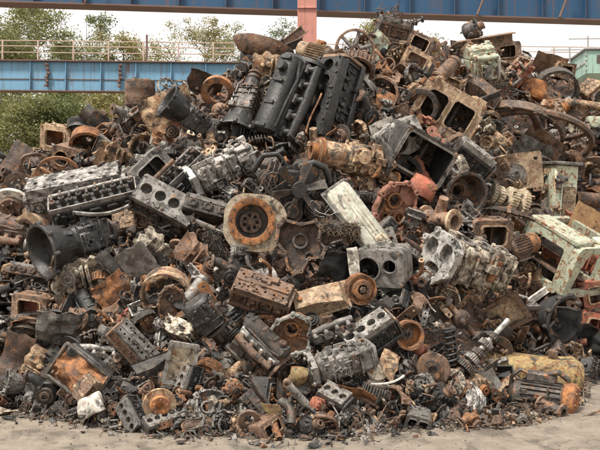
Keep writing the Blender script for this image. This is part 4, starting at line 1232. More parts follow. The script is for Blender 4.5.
# ------------------------------------------------------------------ simple setting materials
def simple(name, fn, rough=.7, bump=None):
    m = bpy.data.materials.new(name); m.use_nodes = True; nt = m.node_tree; bs = nt.nodes['Principled BSDF']; bs.inputs['Roughness'].default_value = rough
    tc = nd(nt, 'ShaderNodeTexCoord'); fn(nt, bs, tc); return m
def tnoise(nt, tc, sc, det=6, rg=.6, vec=None, dist=0, out='Object'):
    n = nd(nt, 'ShaderNodeTexNoise'); n.inputs['Scale'].default_value = sc; n.inputs['Detail'].default_value = det; n.inputs['Roughness'].default_value = rg; n.inputs['Distortion'].default_value = dist
    src = tc.outputs[out]
    if vec:
        mp = nd(nt, 'ShaderNodeMapping'); mp.inputs['Scale'].default_value = vec; nt.links.new(src, mp.inputs[0]); src = mp.outputs[0]
    nt.links.new(src, n.inputs['Vector']); return n.outputs['Fac']
def bumpn(nt, bs, h, st, dist):
    b = nd(nt, 'ShaderNodeBump'); b.inputs['Strength'].default_value = st; b.inputs['Distance'].default_value = dist; nt.links.new(h, b.inputs['Height']); nt.links.new(b.outputs[0], bs.inputs['Normal'])
def m_ground(nt, bs, tc):
    c = mix(nt, ramp(nt, tnoise(nt, tc, .7, 8, .65), [(.35, 0), (.65, 1)]), (.235, .195, .152), (.172, .142, .112))
    c = mix(nt, ramp(nt, tnoise(nt, tc, 5, 8, .7, (1, .8, 1)), [(.45, 0), (.62, .7)]), c, (.285, .24, .19))
    c = mix(nt, ramp(nt, tnoise(nt, tc, 2.6, 9, .75, (1, .7, 1), .6), [(.50, 0), (.60, .85)]), c, (.095, .077, .06))
    c = mix(nt, .5, c, ramp(nt, tnoise(nt, tc, 70, 4, .7), [(.3, .3), (.7, .7)]), 'OVERLAY')
    v = nd(nt, 'ShaderNodeTexVoronoi', feature='DISTANCE_TO_EDGE'); v.inputs['Scale'].default_value = .55
    mp = nd(nt, 'ShaderNodeMapping'); nz = nd(nt, 'ShaderNodeTexNoise'); nz.inputs['Scale'].default_value = 3; nz.inputs['Detail'].default_value = 6
    ad = nd(nt, 'ShaderNodeMix'); ad.data_type = 'RGBA'; ad.inputs[0].default_value = .25
    nt.links.new(tc.outputs['Object'], nz.inputs['Vector']); nt.links.new(tc.outputs['Object'], ad.inputs[6]); nt.links.new(nz.outputs['Color'], ad.inputs[7]); nt.links.new(ad.outputs[2], v.inputs['Vector'])
    c = mix(nt, ramp(nt, v.outputs['Distance'], [(.0, .4), (.008, 0)]), c, (.13, .11, .09))
    c = mix(nt, ramp(nt, tnoise(nt, tc, 1.1, 6, .6, None, .8), [(.60, 0), (.70, .7)]), c, (.06, .052, .046))
    c = mix(nt, ramp(nt, tnoise(nt, tc, 38, 6, .8), [(.6, 0), (.68, .6)]), c, (.10, .085, .07))
    nt.links.new(c, bs.inputs['Base Color']); bumpn(nt, bs, tnoise(nt, tc, 22, 10, .75), .6, .02)
M_GROUND = simple('tan_dirty_concrete', m_ground, .85)
def m_dirt(nt, bs, tc):
    c = mix(nt, ramp(nt, tnoise(nt, tc, 9, 9, .75), [(.4, 0), (.6, 1)]), (.055, .043, .034), (.15, .115, .085)); nt.links.new(c, bs.inputs['Base Color']); bumpn(nt, bs, tnoise(nt, tc, 40, 9, .75), .8, .02)
M_DIRT = simple('oily_dirt', m_dirt, .8)
def painted(name, A, B, rustk, sc=1.0):
    def f(nt, bs, tc):
        c = mix(nt, ramp(nt, tnoise(nt, tc, .35 * sc, 6, .6, (1, 1, 2)), [(.35, 0), (.65, 1)]), A, B)
        c = mix(nt, ramp(nt, tnoise(nt, tc, 1.1 * sc, 9, .75, (1.6, 1.6, .35)), [(.60 - rustk, 0), (.70 - rustk, .9)]), c, (.14, .075, .045))
        c = mix(nt, ramp(nt, tnoise(nt, tc, 3.2 * sc, 8, .7, (2.2, 2.2, .12)), [(.52, 0), (.64, .5)]), c, (.11, .06, .04))
        c = mix(nt, ramp(nt, tnoise(nt, tc, 6 * sc, 8, .75), [(.6 - rustk * .5, 0), (.68 - rustk * .4, .8)]), c, (.09, .055, .04))
        nt.links.new(c, bs.inputs['Base Color'])
    return simple(name, f, .55)
M_BLUE = painted('light_blue_paint', (.125, .28, .42), (.16, .33, .47), .03)
M_DBLUE = painted('blue_paint_streaked', (.012, .06, .135), (.018, .082, .17), .04)
M_FLANGE = painted('rusted_flange', (.10, .055, .042), (.16, .09, .07), .1, 3)
M_SALMON = painted('salmon_paint', (.50, .22, .175), (.40, .17, .13), .0, 2)
M_RAIL = painted('rail_rust', (.44, .31, .25), (.52, .40, .33), .05, 4)
M_CABIN = painted('cabin_green', (.30, .45, .38), (.36, .5, .43), -.05, 2)
M_POLE = painted('pole_grey', (.35, .34, .32), (.28, .27, .26), .0, 3)
def m_bark(nt, bs, tc):
    c = mix(nt, tnoise(nt, tc, 6, 8, .7, (1, 1, .2)), (.07, .055, .04), (.16, .13, .1)); nt.links.new(c, bs.inputs['Base Color'])
M_BARK = simple('bark', m_bark, .9)
def leafmat(name, A, B):
    m = bpy.data.materials.new(name); m.use_nodes = True; nt = m.node_tree; bs = nt.nodes['Principled BSDF']; bs.inputs['Roughness'].default_value = .55
    gi = nd(nt, 'ShaderNodeNewGeometry'); c = mix(nt, gi.outputs['Random Per Island'], A, B); nt.links.new(c, bs.inputs['Base Color'])
    tr = nd(nt, 'ShaderNodeBsdfTranslucent'); nt.links.new(c, tr.inputs[0]); mx = nd(nt, 'ShaderNodeMixShader'); mx.inputs[0].default_value = .4
    nt.links.new(bs.outputs[0], mx.inputs[1]); nt.links.new(tr.outputs[0], mx.inputs[2]); nt.links.new(mx.outputs[0], nt.nodes['Material Output'].inputs[0]); return m
M_LEAF = [leafmat('leaf_green', (.14, .16, .055), (.30, .29, .12)), leafmat('leaf_yellow_green', (.19, .19, .065), (.38, .32, .13)), leafmat('leaf_dark', (.10, .13, .05), (.22, .23, .09))]  # leaf tones lightened, putting the pale haze over the trees into the colour

# ------------------------------------------------------------------ ground
g = G(); g.add([(-600, -300, 0), (600, -300, 0), (600, 1200, 0), (-600, 1200, 0)], [[0, 1, 2, 3]])
tag(link('ground', to_mesh(g, 'ground', M_GROUND)), kind='structure')

# ------------------------------------------------------------------ heap core and litter (stuff)
def shard(g, r, p, s):
    k = r.random(); rot = Matrix.Rotation(r.uniform(0, 6.3), 3, Vector((r.gauss(0, 1), r.gauss(0, 1), r.gauss(0, 1))).normalized())
    o = len(g.f)
    if k < .22: g.box(p, (s, s * r.uniform(.15, .5), s * r.uniform(.04, .2)), s * .03, rot)
    elif k < .5:
        d = rot @ Vector((1, 0, 0)); e = rot @ Vector((0, 1, 0)); b = r.uniform(-.3, .3) * s
        g.tube([p - d * s * .7, p - d * s * .25 + e * b, p + d * s * .25 + e * b, p + d * s * .7], s * r.uniform(.04, .1), 6)
    elif k < .58: g.pipe(p, p + rot @ Vector((s * r.uniform(.1, .6), 0, 0)), s * .28, s * .2, 12)
    elif k < .62: g.lathe([(s * .2, 0), (s * .45, 0), (s * .45, s * .08), (s * .2, s * .08)], p, rot @ Vector((1, 0, 0)), 14)
    elif k < .85:
        n = r.choice((4, 5)); ol = [(s * .5 * r.uniform(.5, 1.1) * math.cos(2 * PI * q / n), s * .5 * r.uniform(.5, 1.1) * math.sin(2 * PI * q / n)) for q in range(n)]
        vs = [rot @ Vector((x, y, 0)) + p for x, y in ol] + [rot @ Vector((x * .97, y * .97, s * .07)) + p for x, y in ol]
        g.add(vs, [list(range(n)), list(range(n, 2 * n))] + [[q, (q + 1) % n, n + (q + 1) % n, n + q] for q in range(n)])
    else:
        g.box(p, (s * .5, s * .4, s * .3), s * .05, rot); g.cyl(p, p + rot @ Vector((0, 0, s * .4)), s * .14, n=10); g.box(p + rot @ Vector((s * .3, 0, 0)), (s * .4, s * .1, s * .3), s * .02, rot)
    return len(g.f) - o
def multi(name, g, counts, mats, warp=0):
    me = bpy.data.meshes.new(name); me.from_pydata([tuple(v) for v in g.v], [], g.f)
    for m in mats: me.materials.append(m)
    idx = []
    for n, k in counts: idx += [k] * n
    me.polygons.foreach_set('material_index', idx)
    bm = bmesh.new(); bm.from_mesh(me); bmesh.ops.recalc_face_normals(bm, faces=bm.faces); bm.to_mesh(me); bm.free()
    me.polygons.foreach_set('use_smooth', [True] * len(me.polygons)); me.set_sharp_from_angle(angle=R(38))
    return link(name, me)
rs = random.Random(5)
SM = ['black_grease', 'dark_iron', 'grey_iron', 'rust_brown', 'rust_dark', 'rust_orange', 'aluminium', 'tan', 'cream']
SW = [22, 22, 21, 13, 10, 5, 5, 4, 2.5]
g = G(); cnt = []
cols = list(range(-150, 751, 10)); ss = [-.35 + .12 * k for k in range(90)]
vs = []
for px in cols:
    Yf = column(px)[0]
    for s in ss:
        Y = Yf + .34 + s; z = heap_z(px, Yf + s)
        x = (px - CX) / F * Y
        p = Vector((x, Y, z)); p += noise.noise_vector(p * 2.2) * .12 + noise.noise_vector(p * 6) * .05
        if s < .0: p.z = min(p.z, -.05)
        vs.append(p)
n = len(ss); fs = [[i * n + j, (i + 1) * n + j, (i + 1) * n + j + 1, i * n + j + 1] for i in range(len(cols) - 1) for j in range(n - 1)]
g.add(vs, fs); cnt.append((len(fs), 4))
for k in range(9500):
    px = rs.uniform(-130, 730); Yf, sc, hc = column(px); s = rs.uniform(0, sc + .6); Y = Yf + s
    p = Vector(((px - CX) / F * Y, Y + rs.uniform(-.05, .28), heap_z(px, Y) + rs.uniform(-.03, .06)))
    if p.z < .02: continue
    cnt.append((shard(g, rs, p, rs.choice((rs.uniform(.03, .1), rs.uniform(.06, .2)))), rs.choices(range(9), SW)[0]))
for k in range(520):    # coarser lumps where the heap runs on beyond the frame
    px = rs.choice((rs.uniform(-150, -5), rs.uniform(605, 750))); Yf, sc, hc = column(px); s = rs.uniform(0, sc + .4); Y = Yf + s
    p = Vector(((px - CX) / F * Y, Y + rs.uniform(-.02, .2), heap_z(px, Y))); cnt.append((shard(g, rs, p, rs.uniform(.18, .5)), rs.choices(range(9), SW)[0]))
tag(multi('scrap_mass', g, cnt, [MATS[k] for k in SM]), 'dark mass of small mixed scrap filling the inside of the heap', 'scrap', kind='stuff')
g = G(); cnt = []
for k in range(6000):
    px = rs.uniform(-120, 520); Yf = column(px)[0]; s = -.12 + abs(rs.gauss(0, .42)) if rs.random() < .9 else -.55 * rs.random() ** 2
    if px > 460: s += (px - 460) * .002
    Y = Yf + s; sz = rs.uniform(.022, .085) * (1.7 if rs.random() < .25 else 1)
    z = max(heap_z(px, Y) - .02, 0) + rs.uniform(0, .09 if s > .05 else .02) + sz * .12
    cnt.append((shard(g, rs, Vector(((px - CX) / F * Y, Y + rs.uniform(-.03, .1), z)), sz), rs.choices(range(9), [13, 24, 25, 15, 9, 6, 6, 6, 2] if s > .12 else [24, 30, 20, 11, 10, 3, 2, 3, .6])[0]))
for k in range(1400):   # spill on the ground at the lower right
    px = rs.uniform(440, 590); py = rs.uniform(388, lerp([(440, 433), (500, 431), (545, 424), (570, 412), (590, 402)], px)); p = pt(px, py, -EYE / tanel(px, py)); sz = rs.uniform(.02, .075)
    p.z = sz * .2 + rs.random() ** 2 * .09; cnt.append((shard(g, rs, p, sz), rs.choices(range(9), [10, 22, 20, 21, 11, 9, 4, 8, 1.5])[0]))
for k in range(420):    # chips strewn over the open ground
    px = rs.uniform(-60, 680); f_ = lerp(FOOT, px); py = f_ + (452 - f_) * rs.random() ** 1.6; p = pt(px, py, -EYE / tanel(px, py)); sz = rs.uniform(.008, .028)
    p.z = sz * .15; cnt.append((shard(g, rs, p, sz), rs.choices(range(9), [16, 26, 17, 17, 12, 8, 3, 4, .8])[0]))
tag(multi('scrap_litter', g, cnt, [MATS[k] for k in SM]), 'loose shreds of scrap metal littering the foot of the heap', 'scrap litter', kind='stuff')
# oily dirt apron under the foot
vs = []
ap = list(range(-160, 640, 2))
for px in ap:
    Yf = column(px)[0]; a = max(.02, .13 + .13 * noise.noise(Vector((px * .02, 0, 0))) + .14 * noise.noise(Vector((px * .09, 3, 0))) + .10 * noise.noise(Vector((px * .31, 7, 0))))
    for q, z in ((-a, .004), (-a * .5, .012), (.1, .05), (.5, .2)):
        Y = Yf + q; vs.append(((px - CX) / F * Y, Y, z + (.012 * noise.noise(Vector((px * .07, q * 9, 2))) if z > .01 else 0)))
g = G(); g.add(vs, [[i * 4 + j, (i + 1) * 4 + j, (i + 1) * 4 + j + 1, i * 4 + j + 1] for i in range(len(ap) - 1) for j in range(3)])
tag(link('dirt_apron', to_mesh(g, 'dirt_apron', M_DIRT)), kind='structure')

# ------------------------------------------------------------------ crane runways, column, cabin
def thing(name, loc, label, cat, group=None):
    o = bpy.data.objects.new(name, None); COL.objects.link(o); o.location = loc; return tag(o, label, cat, group)
def runway(name, A, B, H, web, label, stiff, x_lo, x_hi, flange_d, braces=False):
    """girder from A to B (bottom centre points), height H"""
    A = Vector(A); B = Vector(B); d = (B - A); L = d.length; d.normalize(); t = thing(name, A, label, 'girder')
    rz = math.atan2(d.y, d.x); t.rotation_euler = (0, -math.asin(d.z), rz)
    g = G(); g.box((L / 2, 0, H / 2), (L, .03, H), .002)
    for k in range(int(L / .24)):
        for z in (.06, H - .06): g.lathe([(0, .014), (.016, .012), (.022, 0)], (.12 + .24 * k, -.015, z), (0, -1, 0), 6, closed=False)
    link('web', to_mesh(g, 'web', web), t)
    g = G(); g.box((L / 2, 0, -.02), (L, flange_d, .045), .004); link('bottom_flange', to_mesh(g, 'bottom_flange', M_FLANGE), t)
    g = G(); g.box((L / 2, 0, H + .02), (L, flange_d * 1.1, .05), .004); link('top_flange', to_mesh(g, 'top_flange', M_FLANGE), t)
    first = None; x = x_lo
    while x < x_hi:
        if first is None:
            g = G(); g.box((0, -flange_d * .23, H / 2), (.025, flange_d * .42, H - .01), .002); g.box((0, -.03, H / 2), (.12, .02, H - .02), .002); first = o = link('stiffener', to_mesh(g, 'stiffener', web), t)
        else:
            o = first.copy(); COL.objects.link(o)
        o.location = (x, 0, 0); x += stiff
    return t, L
# far light-blue girder with a walkway rail
YF = 34.0
A = pt(-160, 91.5, YF); B = pt(780, 101.5, YF * 1.04)
A.z = pt(0, 92, YF).z + .03; B.z = A.z - .0
B = Vector((24, YF * 1.045, A.z)); A = Vector((-20, YF * .985, A.z))
far, L = runway('crane_girder', A, B, 1.2, M_BLUE, 'light blue far crane girder with rust stains and a railing on top', 1.43, .4, 43.5, .34)
for zz in (.48,):
    g = G(); g.box((L / 2, -.03, zz), (L, .03, .03), .004); link('seam_strip', to_mesh(g, 'seam_strip', M_FLANGE), far)
for px in (49, 120):
    x = (pt(px, 78, YF).x - A.x); rr = random.Random(px); g = G()
    g.box((x, -.1, .62), (.07, .12, .95), .01)
    for k in range(6): g.box((x + rr.uniform(-.08, .08), -.17, .2 + .17 * k), (.13, .08, .09), .01)
    link('splice_bracket', to_mesh(g, 'splice_bracket', M_FLANGE, .02, px), far)
first = None
for k in range(26):
    if first is None:
        g = G(); g.box((0, 0, .4), (.06, .06, .8), .004); first = o = link('railing_post', to_mesh(g, 'railing_post', M_RAIL), far)
    else: o = first.copy(); COL.objects.link(o)
    o.location = (.7 + 1.43 * k, -.1, 1.245)
for zz in (.32, .58, .8):
    g = G(); g.box((19, -.1, 1.245 + zz), (38, .035, .035), .003); link('handrail', to_mesh(g, 'handrail', M_RAIL), far)
g = G(); g.box((13.7, -.1, 1.245 + .55), (.08, .08, 1.1), .004); link('tall_post', to_mesh(g, 'tall_post', M_FLANGE), far)
# near dark-blue girder on a salmon column
YN = 22.5
zb = pt(0, 9, YN).z
A = Vector((-14, YN - 1.05, zb + .03)); B = Vector((16, YN + 2.1, zb + .03))
near, L = runway('crane_girder', A, B, 1.5, M_DBLUE, 'dark blue near crane girder running across the top above the heap', 1.28, .5, 29.5, .5)
for px in (-60, 95, 490, 578):
    x = pt(px, 5, YN).x - A.x; g = G(); g.tube([(x - .14, -.3, 0), (x + .22, -.3, .9)], .035, 8); link('brace', to_mesh(g, 'brace', M_FLANGE), near)
p = pt(307, 30, YN - .75); col = thing('steel_column', (p.x, YN - .75, 0), 'salmon painted steel column rising behind the heap to the near girder', 'column')
zt = near.location.z + 1.9
g = G(); g.box((0, 0, zt / 2), (.03, .45, zt), .004)
g.box((0, -.24, zt / 2), (.5, .03, zt), .004); g.box((0, .24, zt / 2), (.5, .03, zt), .004)
link('shaft', to_mesh(g, 'shaft', M_SALMON), col)
g = G(); g.box((0, -.02, zt - 2.2), (.5, .56, .04), .006); link('splice_plate', to_mesh(g, 'splice_plate', M_SALMON), col)
g = G(); g.box((0, 0, zt + .02), (.62, .6, .035), .006); link('bearing_plate', to_mesh(g, 'bearing_plate', M_SALMON), col)
g = G(); g.box((0, 0, .02), (.8, .8, .05), .006); link('base_plate', to_mesh(g, 'base_plate', M_FLANGE), col)
# green cabin on the right, hanging at the far girder
Yc = 31.0; p0 = pt(586, 74, Yc); p1 = pt(640, 50, Yc)
cb = thing('control_cabin', ((p0.x + p1.x) / 2, Yc + .9, p0.z), 'pale green crane control cabin beyond the right side of the heap', 'cabin')
w, h = p1.x - p0.x, p1.z - p0.z
g = G(); g.box((0, 0, h / 2), (w, 1.8, h), .03); link('body', to_mesh(g, 'body', M_CABIN), cb)
g = G(); g.box((0, 0, h + .04), (w + .15, 1.95, .08), .02); link('roof', to_mesh(g, 'roof', M_POLE), cb)
g = G(); g.box((0, -.905, h * .62), (w * .6, .02, h * .35), .004); link('window', to_mesh(g, 'window', MATS['dark_iron']), cb)
g = G()
for k in range(4): g.box((-w / 2 + .0, -.91, h * (.2 + .2 * k)), (.05, .05, .06), .005)
g.box((-w * .5 - .012, 0, h * .5), (.03, 1.7, .07), .004); link('corner_trim', to_mesh(g, 'corner_trim', MATS['white']), cb)
g = G()
for s in (-1, 1): g.box((s * w * .3, .3, -p0.z / 2), (.16, .16, p0.z), .01)
link('support', to_mesh(g, 'support', M_POLE), cb)
for i, (px, top, bot) in enumerate(((570, 47, 80), (574, 56, 84), (588, 36, 50))):
    a = pt(px, bot, 32.5); b = pt(px, top, 32.5)
    o = thing('mast', (a.x, 32.5, 0), ('tall thin grey mast just left of the green cabin', 'shorter thin grey mast beside the tall one left of the cabin', 'thin grey mast standing above the green cabin roof')[i], 'pole')
    g = G(); g.cyl((0, 0, 0), (0, 0, b.z), .035, n=8); link('pole', to_mesh(g, 'pole', M_POLE), o)
    g = G(); g.cyl((-.75, 0, b.z - .12), (.6, 0, b.z - .1), .02, n=6); link('crossarm', to_mesh(g, 'crossarm', M_POLE), o)

# ------------------------------------------------------------------ trees behind
def tree(px, Y, topy, wpx, leaves, mat, seed, label, dense=1.0, low=.18, name='broadleaf_tree'):
    r = random.Random(seed); base = pt(px, 250, Y); H = pt(px, topy, Y).z; W = wpx * Y / F / 2 * 1.3
    o = thing(name, (base.x, Y, 0), label, 'tree', 'trees beyond the crane girders')
    g = G(); top = Vector((r.uniform(-.4, .4), r.uniform(-.4, .4), H * .93))
    tr = [Vector((0, 0, 0)).lerp(top, k / 8) + Vector((r.uniform(-.1, .1), r.uniform(-.1, .1), 0)) * (k > 0) for k in range(9)]
    g.tube(tr, [.011 * H * (1 - k / 8.3) for k in range(9)], 9); cl = []
    for k in range(52):
        f = r.uniform(low, 1.0); p = tr[0].lerp(top, f); a = r.uniform(0, 2 * PI)
        sh = math.sin(PI * (.24 + .58 * (f - low) / (1 - low))) ** .5
        ln = W * sh * r.uniform(.5, 1.08); e = p + Vector((math.cos(a) * ln, math.sin(a) * ln, ln * r.uniform(.1, .6)))
        mid = p.lerp(e, .5) + Vector((0, 0, ln * .08)); g.tube([p, mid, e], [.005 * H * (1 - f * .7), .003 * H * (1 - f * .7), .008], 6)
        for q in range(5):
            b_ = p.lerp(e, r.uniform(.4, 1.0)); c_ = b_ + Vector((r.gauss(0, .3), r.gauss(0, .3), r.gauss(.1, .3))) * (W / 2) ** .5
            g.tube([b_, b_.lerp(c_, .5) + Vector((0, 0, .06)), c_], [.02, .014, .006], 4); cl.append((c_, r.uniform(.3, .8) * (W / 2.0) ** .5))
    link('trunk', to_mesh(g, 'trunk', M_BARK), o)
    g = G(); n = int(leaves * dense * 4.2)
    for k in range(n):
        c, s = cl[r.randrange(len(cl))]; d = Vector((r.gauss(0, 1), r.gauss(0, 1), r.gauss(0, .8))).normalized(); p = c + d * s * r.random() ** .5 * .95
        L = r.uniform(.09, .18); u = Vector((r.gauss(0, 1), r.gauss(0, 1), r.gauss(0, .6) - .3)).normalized(); v = u.orthogonal().normalized(); v = (v * math.cos(k) + u.cross(v) * math.sin(k)) * L * .32
        g.add([p, p + u * L * .5 + v, p + u * L, p + u * L * .5 - v], [[0, 1, 2, 3]])
    me = bpy.data.meshes.new('crown'); me.from_pydata([tuple(v) for v in g.v], [], g.f); me.materials.append(mat); link('crown', me, o)
tree(30, 50, -4, 84, 11000, M_LEAF[0], 1, 'full green tree at the far left behind the light blue girder')
tree(78, 58, -2, 66, 8500, M_LEAF[2], 2, 'darker tree just right of the leftmost big tree')
tree(124, 54, 6, 62, 8000, M_LEAF[1], 3, 'narrow yellowish tree standing left of the rusty steel drum', .9)
tree(206, 60, 6, 54, 4200, M_LEAF[1], 4, 'sparse tree with thin crown above the tan torn sheet', 1)
tree(232, 66, 16, 46, 2600, M_LEAF[0], 5, 'thin leaved tree just left of the brown dish on the skyline', 1)
tree(272, 62, 14, 46, 2600, M_LEAF[2], 6, 'loose green tree just left of the salmon column', 1)
tree(368, 60, 14, 52, 4200, M_LEAF[1], 7, 'yellow green tree just right of the salmon column')
tree(425, 68, 24, 40, 1900, M_LEAF[0], 8, 'faint tree top right of the wire tangle on the summit')
tree(5, 56, 24, 44, 4500, M_LEAF[2], 9, 'dark green tree cut by the left edge of the photo')
tree(168, 64, 36, 44, 1600, M_LEAF[1], 10, 'very thin crowned tree seen through the railing above the spoked pulleys')
tree(20, 44, 88, 60, 6500, M_LEAF[0], 11, 'low bushy green tree under the far girder at the left edge', 1, .05)
tree(62, 46, 84, 64, 7500, M_LEAF[2], 12, 'low bushy tree under the far girder, above the tan box', 1, .05)
tree(104, 45, 86, 50, 5500, M_LEAF[1], 13, 'low lighter green tree under the girder beside the rusty drum', 1, .05)

# ------------------------------------------------------------------ light
w = bpy.data.worlds.new('World'); SC.world = w; w.use_nodes = True; nt = w.node_tree; nt.nodes.clear()
out = nd(nt, 'ShaderNodeOutputWorld'); bg = nd(nt, 'ShaderNodeBackground'); sky = nd(nt, 'ShaderNodeTexSky'); sky.sky_type = 'NISHITA'; sky.sun_disc = False
SUN_EL, SUN_AZ = 62, -140   # azimuth from +y clockwise: behind the camera, to the left
sky.sun_elevation = R(SUN_EL); sky.sun_rotation = R(SUN_AZ); sky.air_density = 1.0; sky.dust_density = 3.0
tc = nd(nt, 'ShaderNodeTexCoord'); n1 = nd(nt, 'ShaderNodeTexNoise'); n1.inputs['Scale'].default_value = 2.2; n1.inputs['Detail'].default_value = 8
nt.links.new(tc.outputs['Generated'], n1.inputs['Vector'])
cl = mix(nt, ramp(nt, n1.outputs['Fac'], [(.3, .82), (.6, 1)]), sky.outputs[0], (5.7, 5.55, 5.35))
nt.links.new(cl, bg.inputs[0]); bg.inputs[1].default_value = .052; nt.links.new(bg.outputs[0], out.inputs[0])
sl = bpy.data.lights.new('sun', 'SUN'); sl.energy = 1.5; sl.angle = R(10); sl.color = (1, .94, .85); so = bpy.data.objects.new('sun', sl); COL.objects.link(so)
sd = Vector((math.sin(R(SUN_AZ)) * math.cos(R(SUN_EL)), math.cos(R(SUN_AZ)) * math.cos(R(SUN_EL)), math.sin(R(SUN_EL))))
so.rotation_euler = sd.to_track_quat('Z', 'Y').to_euler(); so.location = sd * 60
vs_ = SC.view_settings; vs_.view_transform = 'Standard'; vs_.look = 'None'; vs_.exposure = 2.02; vs_.gamma = 1; vs_.use_curve_mapping = False
# ------------------------------------------------------------------ placing pieces on the heap
def plural(s): return s + ('es' if s.endswith(('s', 'x', 'ch')) else 's')
def group_of(kind): return plural(kind.replace('_', ' ')) + ' in the scrap heap'
def orient(roll, pitch, yaw): return RY(roll) @ RX(pitch) @ RZ(yaw)
def bounds(parts):
    vs = np.array([tuple(v) for p in parts for v in p[1].v]); return vs.min(0), vs.max(0)
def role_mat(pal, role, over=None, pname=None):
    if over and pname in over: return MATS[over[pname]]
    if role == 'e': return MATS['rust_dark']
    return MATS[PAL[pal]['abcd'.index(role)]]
RENAME = dict(cylinder_head='head_casting', spoked_wheel='spoked_flywheel')
HEROES = []   # dict(obj, lm, px, py, r)
def hero(kind, name, label, lm, px, py, length, roll=0, pitch=0, yaw=0, pal='grey', off=.1, seed=1, warp=.012, over=None, z0=None, cat=None, group=True, Y=None, **kw):
    r = random.Random(seed * 77 + len(HEROES)); parts = KINDS[kind](r, **kw)
    lo, hi = bounds(parts); c = Vector((lo + hi) / 2); size = float((hi - lo).max())
    D = (Y if Y else heap_depth(px, py)) - off
    sc = length * D / F / size
    p = pt(px, py, D)
    name = RENAME.get(name, name)
    t = bpy.data.objects.new(name, None); COL.objects.link(t); t.empty_display_size = .05
    t.matrix_world = T(*p) @ orient(roll, pitch, yaw)
    tag(t, label, cat or CATS[kind], group_of(kind) if (group and kind in FILL) else None)
    made = {}
    for q in parts:
        me = to_mesh(q[1], q[0], role_mat(pal, q[2], over, q[0]), warp / max(sc, .3), seed, 2.6, sc, c)
        made[q[0]] = link(q[0], me, made[q[3]] if len(q) > 3 else t)
    HEROES.append(dict(o=t, lm=lm, px=px, py=py, r=length * .36)); return t
FILL = {}
FILL_W = dict(engine_block=4, cylinder_head=6, gearbox=6, bell_housing=5, brake_drum=5, flywheel=3, pulley=3, alternator=3, electric_motor=3, pipe=4, flanged_pipe=5, sheet_panel=6, bracket=4,
    channel_beam=3, machine_housing=4, crankshaft=6, gear_shaft=4, oil_pan=5, manifold=6, coil_spring=1, axle=3, radiator=1, fan=1, ring=3, clutch_plate=2, brake_disc=3, cover_casting=8, pump=6,
    valve_cover=3, leaf_spring=2, steel_drum=1, casting_fragment=20, inline_engine=3, hose=2, wire_tangle=1, plate_offcut=2)
FILL.update(FILL_W)
for k_ in ('connecting_rod', 'shock_absorber', 'steel_bar', 'spoked_wheel'): FILL[k_] = 1

H = hero
# --- skyline and top left
H('steel_drum', 'steel_drum', 'rusty brown upright steel drum with a rounded top, in front of the light blue girder', 'the upright rusty drum', 140, 92, 31, 2, 6, 20, 'brown', 0.2, H=.36)
H('spoked_wheel', 'spoked_pulley', 'pale five spoked pulley, left one of the pair against the blue girder', 'the left pale spoked pulley', 166, 86, 18, 5, -5, 20, 'alu', 0.34, cat='pulley', rim=.05, w=.12)
H('spoked_wheel', 'spoked_pulley', 'pale spoked pulley, right and lower one of the pair against the blue girder', 'the right pale spoked pulley', 180, 88, 16, 30, -5, 15, 'alu', 0.34, seed=2, cat='pulley', rim=.06, w=.12)
H('sheet_panel', 'torn_sheet', 'torn tan and rust sheet wrapped over the big black gearbox', 'the torn tan sheet', 170, 110, 62, -24, 12, 22, 'tan', 0.3, amp=.07, H=.34, over={'folded_edge': 'rust_orange'})
H('gearbox', 'gearbox', 'greasy black bell shaped gearbox pointing down right beneath the torn tan sheet', 'the black bell shaped gearbox', 196, 121, 72, 37, 8, 24, 'black', 0.42, over={'tail_housing': 'grey_iron'})
H('pump', 'water_pump', 'grey brown lumpy pump below the upright rusty drum', 'the lumpy grey pump', 127, 120, 34, 10, 10, 30, 'grey', .05, seed=3)
H('flanged_pipe', 'flanged_pipe', 'short rusty flanged pipe just below the upright rusty drum', 'the short flanged pipe', 146, 118, 30, 60, 10, 40, 'brown', .1, seed=4)
H('machine_housing', 'machine_housing', 'tan rust box at the left skyline beneath the trees', 'the tan rust box on the left skyline', 60, 137, 36, 6, 14, -20, 'tan', .05, openings=1, over={'case': 'tan', 'back_wall': 'rust_orange'})
H('sheet_panel', 'steel_plate', 'dark brown thick plate standing on edge at the far left skyline', 'the dark plate at the far left', 14, 160, 44, -62, 10, 25, 'drust', .12, fold=False, amp=.015, H=.24)
H('pulley', 'pulley', 'dark stacked pulley sitting on the left skyline', 'the dark stacked pulley', 80, 128, 26, 0, 70, 0, 'black', .1)
H('brake_drum', 'brake_drum', 'rust orange brake drum lying open upward under the dark stacked pulley', 'the rust orange open drum', 88, 141, 36, -4, 50, 0, 'orange', .12, fins=False)
H('electric_motor', 'electric_motor', 'dark finned motor leaning on the left skyline beside the pump', 'the dark finned motor', 98, 120, 34, 40, 10, 10, 'iron', .05)
H('bell_housing', 'bell_housing', 'rust bell housing with a white flange in its round mouth, below the torn tan sheet', 'the bell housing with a white flange', 144, 148, 34, 0, 15, 15, 'tan', .12, over={'bearing_ring': 'aluminium'})
H('machine_housing', 'machine_housing', 'dark brown angular casting with a square mouth at the left below the tan box', 'the square mouthed brown casting', 71, 157, 34, 12, 20, -10, 'brown', .1, openings=3, seed=6)
H('ring', 'gasket_ring', 'rust brown oval gasket ring at the upper left', 'the brown oval gasket ring', 36, 167, 34, -12, 38, 0, 'brown', .16, lobes=.6, t=.03)
H('ring', 'gasket_ring', 'wide thin rust orange hoop behind the pale silvery block', 'the rust orange hoop', 58, 178, 46, -24, 28, 0, 'orange', 0.3, seed=3, ri=.14)
H('brake_disc', 'brake_disc', 'white edged rusty ring cut by the left edge of the photo', 'the white edged ring at the left edge', 12, 207, 40, 2, 42, 0, 'white', .14, over={'friction_disc': 'white', 'hat': 'rust_brown'})
